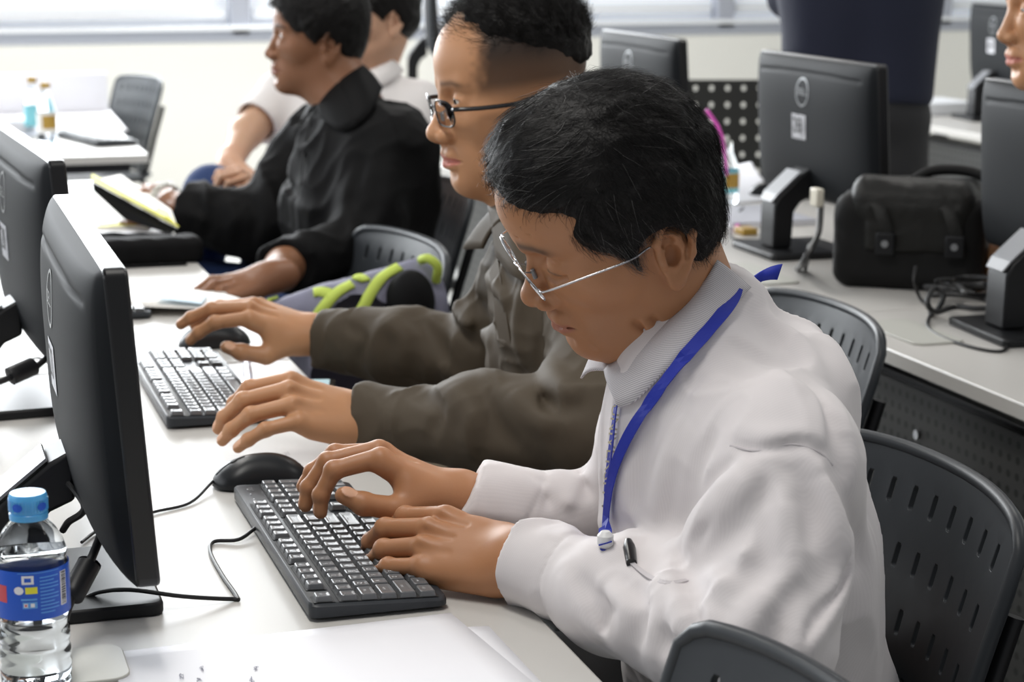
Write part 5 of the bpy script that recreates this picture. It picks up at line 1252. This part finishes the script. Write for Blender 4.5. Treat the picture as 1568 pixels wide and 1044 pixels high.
mb = MB(); mb.tube([a_ - V3(0, 0, .008), a_ - V3(0, 0, .014), a_ - V3(0, 0, .022)], [.005, .0072, .004], 14); obj('loop', mb, M['blue'], LY)
mb = MB(); mb.tube([a_ - V3(0, 0, .022), a_ - V3(0, 0, .028), a_ - V3(0, 0, .034)], [.004, .007, .006], 14); obj('hook', mb, M['clipw'], LY)
mb = MB(); q = dep(1142, 437, 1.985); mb.tube([dep(1134, 440, 1.97) - lo_, dep(1150, 433, 1.985) - lo_], .0058, 12); obj('clip', mb, M['clipw'], LY)
mb = MB(); e0, e1 = dep(1150, 433, 1.985), dep(1193, 417, 2.0); s_ = nrm(UP * .9 + RT * .3) * .0075; mb.curvy = True
mb.grid(lambda a, b: e0 * (1 - a) + e1 * a + UP * .003 * math.sin(3 * a) + s_ * (2 * b - 1) * (.75 + .35 * a) + FWD * .004 * math.sin(5 * a) - lo_, 8, 2); solid(obj('strap_end', mb, M['blue'], LY), .0016)
legs(P1, pel - V3(.0, 0, .03), basis(V3(-1, 0, 0), UPZ), [V3(.42, 1.70, .56), V3(.42, 2.02, .56)], [V3(.50, 1.68, .10), V3(.50, 2.04, .10)], M['trouser'])
frame_glasses(P1, H1, 1.0, M['chrome'], M['chrome'], w=.046, hgt=.022, z=-.010, x=.104, tr=.0011, tilt=.24, wrap=.003, group_label='thin silver half-rimmed glasses worn by the man in the white shirt')
def person_mesh(P, H, X, fine, hands, Xb, blo, bhi, mt, stub=None, browk=1., hh=.002, hb_r=.20, hand_parts=()):
    c = H.w((0, 0, -.02)); parts = []
    v, q = surf_nets(X, c - hb_r, c + hb_r, hh); parts.append((relax(v, q, 1, .35), q))
    for X_, lo_, hi_ in hand_parts: v, q = surf_nets(X_, lo_, hi_, .0018 if hh < .0025 else .0024); parts.append((relax(v, q, 1, .3), q))
    v, q = surf_nets(Xb, blo, bhi, .010); parts.append((v, q))
    v, q = merge(parts); L = H.loc(v); near = (np.abs(L) < .16).all(1); lp, br = head_tint(L, H.prm); nl = np.zeros(len(v))
    for h in hands: nl = np.maximum(nl, h.nail(v))
    st = stub(L) * near if stub else np.zeros(len(v))
    return mesh_np('body', v - np.array(P.location), q, mt, P, attrs=dict(lips=lp * near, brow=br * near * browk, stubble=st, nail=nl))
# ================================================================== spectacled man in the brown jacket
P2 = empty('person', 'spectacled man in olive-brown jacket watching his screen, hand on a mouse', 'person', (.95, 2.66, 0))
H2 = Head((785, 136), 2.62, (.282, -.22, .934), (-.954, -.165, .249), 1.08, dict(ear_z=-.014, ear_x=-.010, nose_s=1.14, eye_open=.55, lip=.002, mouth_open=.0012, nose=.001, chin=-.004))
shL, shR = dep(955, 500, 2.47), dep(815, 425, 2.80); elL, elR = dep(905, 655, 2.36), dep(735, 548, 2.86)
hd2L = Hand(onz(560, 642, .783), V3(-.09, -.005, .034), V3(.2, -.55, 1), False, [(5, 38, 38, 18), (0, 38, 34, 18), (-4, 36, 30, 14), (-9, 32, 24, 10)], ((32, -34), (22, -22), (10, -12)), 1.12)
wr = onz(482, 512, .795)
hd2R = Hand(wr, onz(402, 482, .826) - wr, V3(-.1, -.25, 1), True, [(2, 30, 26, 12), (-3, 26, 22, 12), (-6, 30, 26, 14), (-10, 32, 30, 16)], ((38, -34), (4, -12), (-4, -4)), 1.10)
neck = dep(880, 372, 2.64); chest = dep(905, 540, 2.62); pel = V3(1.0, 2.66, .56)
tb = basis(V3(-1, 0, 0), UPZ); tb[:, 1] = nrm(shL - shR); tb[:, 0] = nrm(np.cross(tb[:, 1], nrm(neck - pel))); tb[:, 2] = np.cross(tb[:, 0], tb[:, 1])
X = placed(H2); X.cap(H2.w((-.030, 0, -.05)), neck, .060, .064, .03); X.cap(H2.w((.02, 0, -.08)), neck + tb[:, 0] * .03, .040, .05, .03)
Xb = torso_sdf(pel, chest, neck, shL, shR, .13, .085, .12, .09, tb); Xb.cap(shL, elL, .045, .04, .02); Xb.cap(shR, elR, .045, .04, .02); Xb.cap(neck, chest, .06, .08, .05)
XL, XR = Sdf(), Sdf(); hd2L.add(XL, 0); XL.cap(hd2L.w((-.05, 0, 0)), elL, .028, .04, .02); hd2R.add(XR, 0); XR.cap(hd2R.w((-.05, 0, 0)), elR, .028, .04, .02)
Xb.it += XL.it[1:] + XR.it[1:]
hp = [(Xq, *bxs([hq.w((-.08, 0, 0)), hq.w((.09, 0, 0))], .13)) for Xq, hq in ((XL, hd2L), (XR, hd2R))]
M['skin2b'] = skin('skin_golden_faded_sides', (.56, .285, .145), (.55, .19, .16), (.022, .015, .012))
stub2 = lambda L: .97 * smooth01(.066, .038, L[:, 0] + .25 * (L[:, 2] - .05) + .006 * vnoise(L * 160, 3)) * smooth01(-.008, .022, L[:, 2]) * (.85 + .15 * smooth01(.02, .06, L[:, 2]))
person_mesh(P2, H2, X, None, (hd2L, hd2R), Xb, pel - .55, pel + .75, M['skin2b'], stub2, .75, .0018, .20, hp)
eyes(P2, H2, -4)
S2 = Sdf(sym=True); S2.ell((-.014, 0, .034), (.089, .074, .084)); S2.ell((.010, 0, .078), (.055, .060, .040), .02); S2.ell((-.03, 0, .068), (.066, .066, .048), .02)
S2.ell((.118, 0, .010), (.064, .09, .053), .006, 's'); S2.box((0, 0, -.062), (.2, .2, .100), .01, .012, 's', R=[[.985, 0, -.17], [0, 1, 0], [.17, 0, .985]]); S2.ell((.046, .085, .045), (.050, .030, .030), .008, 's'); S2.ell((-.03, .098, .035), (.080, .032, .030), .010, 's')
S2.disp.append(lambda p, d: d - .0032 * vnoise(p * np.array([70, 70, 30]), 13) - .0015 * vnoise(p * 160, 6))
comb2 = lambda p: np.stack([.55 + 0 * p[:, 0], -.5 + 0 * p[:, 0], .35 + 0 * p[:, 0]], 1)
hair_cap(P2, H2, S2, M['hair'], (6000, .024, comb2, lambda p: p[:, 2] > .055, None, .85, .00028), .0026)
JK = Sdf(); JK.ell(chest, (.115, .165, .19), 0, R=tb); JK.cap(shL - tb[:, 1] * .02, shR + tb[:, 1] * .02, .064, .064, .06); JK.cap(neck - tb[:, 2] * .03, chest, .062, .10, .06)
JK.cap(chest + tb[:, 1] * .05 - tb[:, 2] * .05, pel + V3(0, -.07, 0), .11, .125, .05); JK.cap(chest - tb[:, 1] * .05 - tb[:, 2] * .05, pel + V3(0, .07, 0), .11, .125, .05)
cL, cR = hd2L.w((-.004, 0, 0)), hd2R.w((-.012, 0, 0))
JK.cap(shL, elL, .070, .060, .03); JK.cap(elL, elL * .5 + cL * .5, .060, .056, .02); JK.cap(elL * .5 + cL * .5, elL * .12 + cL * .88, .056, .041, .02); JK.cap(elL * .12 + cL * .88, cL, .040, .040, .004)
JK.cap(shR, elR, .068, .056, .03); JK.cap(elR, elR * .5 + cR * .5, .056, .052, .02); JK.cap(elR * .5 + cR * .5, elR * .12 + cR * .88, .052, .040, .02); JK.cap(elR * .12 + cR * .88, cR, .039, .039, .004)
open_cuff(JK, cL, cL - elL, .0305, .022); open_cuff(JK, cR, cR - elR, .0305, .022); crease_noise(JK, .007, [10, 13, 10], 95); crease_noise(JK, .003, [22, 26, 22], 96); cuff_line(JK, cL, cL - elL, .055); cuff_line(JK, cR, cR - elR, .055)
JK.disp.append(lambda p, d: d - .004 * vnoise(p * np.array([13, 16, 11]), 31) - .0015 * vnoise(p * np.array([34, 34, 26]), 32))
folds_px(JK, [
 ([(640, 600), (670, 625), (660, 670)], -.008, .010), ([(690, 590), (720, 640), (715, 690)], .009, .014), ([(740, 590), (760, 650), (800, 690)], -.007, .012), ([(780, 600), (820, 640), (860, 650)], .009, .014), ([(610, 600), (600, 640), (605, 680)], .004, .008),
 ([(800, 570), (840, 620), (880, 625)], -.009, .010), ([(830, 540), (860, 590), (900, 600)], .008, .012),
 ([(530, 495), (555, 520), (550, 560)], -.006, .009), ([(590, 490), (620, 520), (615, 570)], .010, .014), ([(640, 485), (665, 520), (690, 560)], -.008, .012), ([(690, 450), (710, 490), (750, 520)], .010, .012), ([(675, 470), (700, 500), (740, 535)], -.009, .009), ([(715, 430), (740, 470), (770, 500)], -.008, .010), ([(735, 400), (760, 440), (780, 480)], .006, .010),
 ([(800, 440), (795, 490), (800, 550)], .010, .010), ([(820, 450), (822, 500), (830, 560)], -.008, .008)], 2.0, 3.1)
jk = cloth(P2, JK, pel - V3(.65, .62, .25), pel + V3(.35, .55, .65), .0036, M['jacket2'], 'jacket', 1)
NS2 = Sdf(); NS2.cap(H2.w((-.030, 0, -.05)), neck, .060, .064, .03); NS2.cap(H2.w((.02, 0, -.08)), neck + tb[:, 0] * .03, .040, .05, .03)
collar(P2, NS2, JK, [(858, 330), (830, 318), (800, 312), (772, 310), (748, 315)], [(900, 400), (860, 420), (825, 430), (790, 425), (760, 392)], M['jacket2'], 2.2, 3.1, mirror=(neck, nrm(shL - shR)), th=.004)
JS = Sdf(); JS.it = JK.it
sL = lambda px, w, nm: ribbon(JS, px, w, .007, 2.0, 3.1, nm, M['jacket2'], P2, .003)
sL([(757, 405), (762, 440), (768, 480), (775, 530)], .030, 'zip_flap'); M['zip'] = mat('zip_metal', (.30, .30, .28), .35, metal=.8)
ribbon(JS, [(812, 425), (808, 450), (800, 475)], .004, .005, 2.0, 3.1, 'zip', M['zip'], P2, .002)
frame_glasses(P2, H2, 2.2, M['glasses_black'], M['glasses_black'], w=.048, hgt=.031, z=-.013, x=.100, tr=.0013, group_label='black rectangular glasses worn by the man in the brown jacket')
legs(P2, pel - V3(0, 0, .03), basis(V3(-1, 0, 0), UPZ), [V3(.55, 2.53, .56), V3(.55, 2.83, .56)], [V3(.60, 2.52, .10), V3(.60, 2.85, .10)], M['khaki'])
# ================================================================== man in the black jacket
P3 = empty('person', 'man in black jacket with a bead bracelet holding an open folder', 'person', (1.05, 4.18, 0))
H3 = Head((485, 55), 4.20, (.236, -.214, .948), (-.971, -.009, .239), .985, dict(eye_open=.6, lip=.001, ear=1.0, chin=.0))
shL, shR = dep(592, 235, 4.10), dep(490, 215, 4.45); elL, elR = dep(560, 372, 4.02), dep(400, 345, 4.38)
wL = dep(436, 408, 3.86); wR = dep(262, 312, 4.42)
hd3L = Hand(dep(400, 428, 3.70), dep(352, 436, 3.66) - dep(405, 425, 3.70), V3(-.1, -.4, 1), False, [(2, 30, 40, 20), (0, 32, 40, 20), (-2, 34, 40, 20), (-5, 34, 40, 20)], ((30, -30), (15, -15), (5, -5)), 1.0)
hd3R = Hand(wR, dep(205, 285, 4.52) - wR, V3(-.2, -.6, .8), True, [(8, 14, 16, 10), (1, 14, 16, 10), (-4, 16, 16, 10), (-10, 18, 18, 10)], ((55, -20), (40, -10), (30, -5)), 1.0)
neck = dep(545, 165, 4.2); chest = dep(540, 300, 4.2); pel = dep(560, 470, 4.2)
tb = basis(V3(-1, 0, 0), UPZ); tb[:, 1] = nrm(shL - shR); tb[:, 0] = nrm(np.cross(tb[:, 1], nrm(neck - pel))); tb[:, 2] = np.cross(tb[:, 0], tb[:, 1])
X = placed(H3); X.cap(H3.w((-.028, 0, -.05)), neck, .057, .060, .03); X.cap(H3.w((.02, 0, -.08)), neck + tb[:, 0] * .03, .038, .045, .03)
Xb = torso_sdf(pel, chest, neck, shL, shR, .13, .085, .12, .09, tb); Xb.cap(neck, chest, .06, .08, .05)
XL, XR = Sdf(), Sdf(); hd3L.add(XL, 0); XL.cap(hd3L.w((-.02, 0, 0)), wL, .028, .034, .02); XL.cap(wL, elL, .036, .045, .02); hd3R.add(XR, 0); XR.cap(hd3R.w((-.05, 0, 0)), elR, .028, .04, .02); Xb.it += XL.it[1:] + XR.it[1:]
hp = [(Xq, *bxs([hq.w((-.10, 0, 0)), hq.w((.09, 0, 0))], .13)) for Xq, hq in ((XL, hd3L), (XR, hd3R))]
stub3 = lambda L: .5 * smooth01(.030, .010, L[:, 0]) * smooth01(-.02, .01, L[:, 2])
person_mesh(P3, H3, X, None, (), Xb, pel - .6, pel + .75, M['skin3'], stub3, 1., .0024, .20, hp)
eyes(P3, H3, -6)
def short_hair(t=.010, front=.0, side=.0):
    S = Sdf(sym=True); S.ell((-.012, 0, .040), (.094 + t, .073 + t, .082 + t)); S.ell((.028, 0, .060), (.060 + t, .058, .050 + t), .03); S.ell((-.045, 0, -.018), (.050 + t, .058 + t * .7, .050), .03)
    S.cap((.032, .066, .025), (.010, .072, -.012), .012, .006, .01)
    S.ell((.118 + front, 0, .010), (.064, .085, .056), .006, 's'); S.ell((.070, .062, -.030), (.052, .05, .040), .008, 's'); S.ell((-.010, .082, -.030), (.022, .035, .034), .008, 's'); S.ell((.010, 0, -.100), (.080, .09, .070), .012, 's')
    S.disp.append(lambda p, d: d - .0018 * vnoise(p * 80, 23) - .001 * vnoise(p * 180, 16)); return S
hair_cap(P3, H3, short_hair(.009), M['hair'], (3000, .012, lambda p: np.stack([.5 + 0 * p[:, 0], 0 * p[:, 0], -.3 + 0 * p[:, 0]], 1), lambda p: p[:, 2] > 0, None, .8, .0004), .003)
B3 = Sdf(); B3.ell(chest, (.120, .165, .19), 0, R=tb); B3.cap(shL - tb[:, 1] * .01, shR + tb[:, 1] * .01, .070, .068, .06); B3.cap(neck - tb[:, 2] * .03, chest, .062, .10, .06)
B3.cap(chest + tb[:, 1] * .05 - tb[:, 2] * .05, pel + tb[:, 1] * .07, .12, .12, .05); B3.cap(chest - tb[:, 1] * .05 - tb[:, 2] * .05, pel - tb[:, 1] * .07, .12, .12, .05)
B3.ell(dep(615, 270, 4.15), (.075, .10, .14), .05)
B3.cap(shL, elL, .080, .066, .03); B3.cap(elL, wL, .062, .050, .02); B3.cap(shR, elR, .076, .070, .03); wS = wR * .84 + elR * .16; B3.cap(elR, wS, .074, .056, .03); B3.cap(dep(350, 345, 4.38), dep(300, 340, 4.38), .058, .045, .03)
open_cuff(B3, wL, hd3L.o - wL, .041, .03, .07); open_cuff(B3, wS, wR - elR, .036, .03)
crease_noise(B3, .010, [10, 12, 9], 97); crease_noise(B3, .004, [22, 24, 20], 98)
B3.disp.append(lambda p, d: d - .005 * vnoise(p * np.array([13, 16, 11]), 41) - .002 * vnoise(p * np.array([30, 30, 24]), 42))
folds_px(B3, [([(300, 310), (320, 335), (315, 370)], -.010, .012), ([(345, 305), (360, 335), (350, 375)], .012, .014), ([(380, 300), (392, 330), (385, 370)], -.010, .012), ([(430, 240), (450, 300), (445, 370)], -.008, .012), ([(560, 230), (540, 300), (520, 370)], -.008, .012), ([(600, 250), (590, 320), (560, 370)], .008, .016)], 3.5, 4.8)
cloth(P3, B3, pel - V3(.7, .75, .2), pel + V3(.45, .7, .7), .006, M['black3'], 'jacket', 1)
NS3 = Sdf(); NS3.cap(H3.w((-.028, 0, -.05)), neck, .057, .060, .03); NS3.cap(H3.w((.02, 0, -.08)), neck + tb[:, 0] * .03, .038, .045, .03)
collar(P3, NS3, B3, [(556, 100), (540, 110), (520, 125), (500, 145), (485, 165)], [(585, 135), (572, 165), (550, 190), (520, 200), (490, 178)], M['black3'], 3.7, 4.7, mirror=(neck, nrm(shL - shR)), th=.005)
M['zip3'] = mat('dark_zip', (.012, .012, .012), .8, spec=.1)
ribbon(B3, [(478, 180), (470, 205), (464, 240), (460, 285)], .006, .004, 3.4, 4.8, 'zip', M['zip3'], P3, .002)
br = empty('bead_bracelet', 'pale bead bracelet on the wrist of the man in the black jacket', 'bracelet', dep(256, 306, 4.44)); M['bead'] = mat('pale_bead', (.55, .56, .52), .15, spec=.8)
ax = nrm(wR - hd3R.w((.09, 0, 0))); u_ = nrm(np.cross(ax, UPZ)); w_ = np.cross(ax, u_); mb = MB()
for r_ in range(2):
    for k in range(18):
        a = k * 2 * math.pi / 18 + r_ * .17; c = (u_ * math.cos(a) + w_ * math.sin(a)) * .034 + ax * (.012 * r_ - .012); mb.lathe([(.0003, -.0055), (.0040, -.004), (.0057, 0), (.0040, .004), (.0003, .0055)], c, 8)
obj('beads', mb, M['bead'], br)
legs(P3, pel - V3(0, 0, .03), basis(V3(-1, 0, 0), UPZ), [V3(.58, 4.0, .60), V3(.60, 4.45, .60)], [V3(.62, 4.0, .10), V3(.62, 4.45, .10)], M['denim'], .09)
# ================================================================== man in the white polo behind
P4 = empty('person', 'person in white short-sleeved polo with clasped hands behind the black jacket', 'person', (1.10, 4.95, 0))
H4 = Head((573, 22), 4.80, (.52, -.12, .84), (-.80, -.10, .55), 1.02, dict(eye_open=.3))
shR, shL = dep(432, 150, 4.85), dep(640, 165, 4.85); elR, elL = dep(376, 205, 4.74), dep(600, 290, 4.75); hc = dep(372, 272, 4.55)
neck = dep(565, 110, 4.85); chest = dep(530, 220, 4.85); pel = dep(520, 400, 4.9)
tb = basis(nrm(-FWD * .75 - RT * .6), UPZ); tb[:, 1] = nrm(shL - shR); tb[:, 0] = nrm(np.cross(tb[:, 1], nrm(neck - pel))); tb[:, 2] = np.cross(tb[:, 0], tb[:, 1])
hd4R = Hand(dep(354, 258, 4.60), dep(362, 288, 4.52) - dep(354, 258, 4.60), V3(-.6, -.6, .6), True, [(2, 50, 60, 30), (0, 52, 60, 30), (-2, 54, 60, 30), (-4, 56, 60, 30)], ((30, -20), (10, -8), (0, 0)), .95)
hd4L = Hand(dep(415, 278, 4.56), dep(372, 270, 4.50) - dep(415, 278, 4.56), V3(-.1, -.5, 1), False, [(2, 20, 60, 30), (0, 22, 60, 30), (-2, 24, 60, 30), (-4, 26, 60, 30)], ((30, -20), (10, -8), (0, 0)), .95)
X = placed(H4); X.cap(H4.w((-.028, 0, -.05)), neck, .055, .060, .03); X.cap(H4.w((.02, 0, -.08)), neck + tb[:, 0] * .03, .038, .045, .03)
Xb = torso_sdf(pel, chest, neck, shL, shR, .13, .085, .12, .09, tb); Xb.cap(neck, chest, .06, .08, .05)
XL, XR = Sdf(), Sdf(); hd4L.add(XL, 0); XL.cap(hd4L.w((-.02, 0, 0)), elL, .026, .036, .02); XL.cap(elL, shL, .036, .045, .02); hd4R.add(XR, 0); XR.cap(hd4R.w((-.02, 0, 0)), elR, .026, .036, .02); XR.cap(elR, shR, .038, .045, .02); Xb.it += XL.it[1:] + XR.it[1:]
hp = [(XL, *bxs([hd4L.w((-.05, 0, 0)), hd4L.w((.09, 0, 0))], .12)), (XR, *bxs([hd4R.w((-.05, 0, 0)), hd4R.w((.09, 0, 0))], .12))]
person_mesh(P4, H4, X, None, (), Xb, pel - .6, pel + .7, M['skin4'], None, 1., .003, .20, hp)
eyes(P4, H4, -4); hair_cap(P4, H4, short_hair(.014, .002), M['hair'], None, .004)
O4 = Sdf(); O4.ell(chest, (.105, .155, .19), 0, R=tb); O4.cap(shL, shR, .060, .060, .06); O4.cap(neck - tb[:, 2] * .03, chest, .060, .09, .06); O4.cap(chest + tb[:, 1] * .05, pel + tb[:, 1] * .07, .11, .12, .05); O4.cap(chest - tb[:, 1] * .05, pel - tb[:, 1] * .07, .11, .12, .05)
sr = shR * .35 + elR * .65; sl = shL * .35 + elL * .65; O4.cap(shR, sr, .062, .060, .03); O4.cap(shL, sl, .062, .060, .03); open_cuff(O4, sr + nrm(elR - shR) * .01, elR - shR, .048, .03, .07); open_cuff(O4, sl, elL - shL, .048, .03, .07)
O4.disp.append(lambda p, d: d - .004 * vnoise(p * np.array([14, 14, 9]), 51)); cloth(P4, O4, pel - V3(.55, .6, .15), pel + V3(.5, .55, .75), .005, M['polo4'], 'polo_shirt', 1)
NS4 = Sdf(); NS4.it = X.it[1:]
collar(P4, NS4, O4, [(600, 92), (588, 98), (575, 104), (560, 110), (548, 112)], [(618, 108), (606, 120), (590, 130), (572, 132), (556, 128)], M['polo4'], 4.4, 5.2, th=.005)
legs(P4, pel - V3(0, 0, .03), tb, [dep(325, 300, 4.55), dep(420, 330, 4.4)], [V3(.55, 4.75, .10), V3(.72, 4.55, .10)], M['denim'], .09)
# ================================================================== face at the right edge
P5 = empty('person', 'black-haired person at the right edge, face in profile above the monitor marked 29', 'person', (2.30, 2.85, 0))
H5 = Head((1636, 7), 3.20, (.074, -.188, .979), (-.994, -.094, .057), 1.06, dict(eye_open=.4, lip=.003, nose_z=.002))
shR, shL = dep(1665, 190, 3.42), dep(1720, 215, 3.08); elR, elL = dep(1540, 420, 3.65), dep(1700, 440, 3.0)
neck = dep(1685, 140, 3.24); chest = dep(1735, 290, 3.25); pel = V3(2.36, 2.86, .56)
tb = basis(V3(-1, 0, 0), UPZ)
hd5 = Hand(dep(1400, 330, 3.84), dep(1345, 292, 3.96) - dep(1400, 330, 3.84), UPZ, True, [(2, 16, 20, 10)] * 4, ((40, -20), (20, -8), (0, 0)), .95)
X = placed(H5); X.cap(H5.w((-.028, 0, -.05)), neck, .055, .060, .03)
Xb = torso_sdf(pel, chest, neck, shL, shR, .13, .085, .12, .09, tb); Xb.cap(neck, chest, .06, .08, .05); XR = Sdf(); hd5.add(XR, 0); XR.cap(hd5.w((-.02, 0, 0)), elR, .027, .04, .02); XR.cap(elR, shR, .04, .045, .02); Xb.it += XR.it[1:]
person_mesh(P5, H5, X, None, (hd5,), Xb, pel - .75, pel + .75, M['skin2'], None, 1., .0024, .20, [(XR, *bxs([hd5.w((-.05, 0, 0)), hd5.w((.09, 0, 0))], .12))])
eyes(P5, H5, -8); hair_cap(P5, H5, short_hair(.014, -.002), M['hair'], (2500, .03, lambda p: np.stack([.6 + 0 * p[:, 0], 0 * p[:, 0], -.5 + 0 * p[:, 0]], 1), lambda p: p[:, 2] > .02, None, .3, .0004), .003)
O5 = Sdf(); O5.ell(chest, (.11, .16, .19), 0, R=tb); O5.cap(shL, shR, .06, .06, .06); O5.cap(neck - V3(0, 0, .03), chest, .06, .09, .06); O5.cap(chest, pel, .13, .14, .05); O5.cap(shL, shL * .4 + elL * .6, .062, .058, .03); O5.cap(shR, shR * .4 + elR * .6, .062, .058, .03)
cloth(P5, O5, pel - V3(.5, .5, .15), pel + V3(.4, .5, .75), .010, M['navy'], 'shirt', 1)
legs(P5, pel - V3(0, 0, .03), basis(V3(-1, 0, 0), UPZ), [V3(1.98, 2.72, .56), V3(1.98, 3.0, .56)], [V3(2.05, 2.7, .10), V3(2.05, 3.0, .10)], M['trouser'])
# ================================================================== standing person seen from behind
P6 = empty('person', 'person standing between the desk rows in navy shirt and black trousers, seen from behind', 'person', V3(*onz(1330, 700, 0)[:2] * 0, 0) + V3(dep(1315, 60, 4.9)[0], dep(1315, 60, 4.9)[1], 0))
base = np.array(P6.location); X6 = base[0]; Y6 = base[1]; q6 = lambda x, y, z: V3(X6, Y6, 0) + RT * x + V3(FWD[0], FWD[1], 0) * y + V3(0, 0, z)
R6 = np.stack([nrm(V3(FWD[0], FWD[1], 0)), -RT, UPZ], 1)
O6 = Sdf(); O6.ell(q6(0, 0, 1.28), (.125, .185, .24), 0, R=R6); O6.cap(q6(-.15, 0, 1.47), q6(.15, 0, 1.47), .07, .07, .08); O6.cap(q6(-.07, .0, 1.0), q6(-.08, 0, 1.3), .115, .12, .05); O6.cap(q6(.07, 0, 1.0), q6(.08, 0, 1.3), .115, .12, .05)
for s_ in (-1, 1): (O6.cap(q6(.17 * s_, 0, 1.47), q6(.16 * s_, .10, 1.22), .058, .050, .03), O6.cap(q6(.16 * s_, .10, 1.22), q6(.07 * s_ + .05, .24, 1.20), .048, .036, .02))
O6.box(q6(0, 0, .80), (.6, .6, .18), .002, .01, 's', R=R6 @ np.array([[1, 0, 0], [0, math.cos(.10), -math.sin(.10)], [0, math.sin(.10), math.cos(.10)]]))
O6.disp.append(lambda p, d: d - .004 * vnoise(p * np.array([12, 12, 7]), 61)); cloth(P6, O6, q6(0, 0, 1.25) - .5, q6(0, 0, 1.25) + .45, .009, M['navy'], 'shirt', 1)
T6 = Sdf(); T6.ell(q6(0, 0, .95), (.115, .165, .12), 0, R=R6)
for s_ in (-1, 1): T6.cap(q6(.085 * s_, 0, .92), q6(.10 * s_, .0, .50), .098, .07, .03); T6.cap(q6(.10 * s_, 0, .50), q6(.11 * s_, 0, .08), .07, .055, .02)
T6.disp.append(lambda p, d: d - .003 * vnoise(p * 16, 62)); cloth(P6, T6, q6(0, 0, .5) - .6, q6(0, 0, .5) + .65, .009, M['trouser'], 'trousers', 1)
for s_ in (-1, 1):
    S_ = Sdf(); S_.cap(q6(.11 * s_, -.04, .04), q6(.12 * s_, .15, .035), .045, .038, .02); S_.box(q6(.11 * s_, .05, -.06), (.3, .3, .06), .001, .002, 's'); v, q = surf_nets(S_, q6(0, 0, .05) - .35, q6(0, 0, .05) + .35, .006); mesh_np('shoe', v - base, q, M['shoe'], P6)
H6 = Head((784, 522), 1.0, (0, 0, 1), (-1, 0, 0), 1.0, {}); H6.o = q6(0, .02, 1.68); H6.R = R6 @ np.eye(3)
X = placed(H6); X.cap(q6(0, -.01, 1.62), q6(0, -.01, 1.46), .057, .062, .03); Xb = Sdf()
Xb.cap(q6(0, 0, 1.0), q6(0, 0, 1.4), .09, .10, 0); Xb.cap(q6(-.17, 0, 1.45), q6(.17, 0, 1.45), .05, .05, .03); hs6 = []
for s_ in (-1, 1):
    h_ = Hand(q6(.07 * s_ + .05, .25, 1.20), V3(FWD[0], FWD[1], 0) * .5 + RT * (.3 - s_ * .3) + V3(0, 0, -.1), UPZ + RT * s_ * .6, s_ > 0, [(2, 30, 40, 20)] * 4, ((30, -20), (20, -8), (0, 0)), 1.0); hs6.append(h_)
    Xb.cap(q6(.17 * s_, 0, 1.43), q6(.165 * s_, .10, 1.22), .045, .038, .02); Xb.cap(q6(.16 * s_, .10, 1.22), h_.w((-.02, 0, 0)), .036, .027, .02); h_.add(Xb, .01)
person_mesh(P6, H6, X, None, (), Xb, q6(0, 0, 1.2) - .55, q6(0, 0, 1.2) + .55, M['skin2'], None, 1., .004, .20)
hair_cap(P6, H6, short_hair(.012), M['hair'], None, .005)
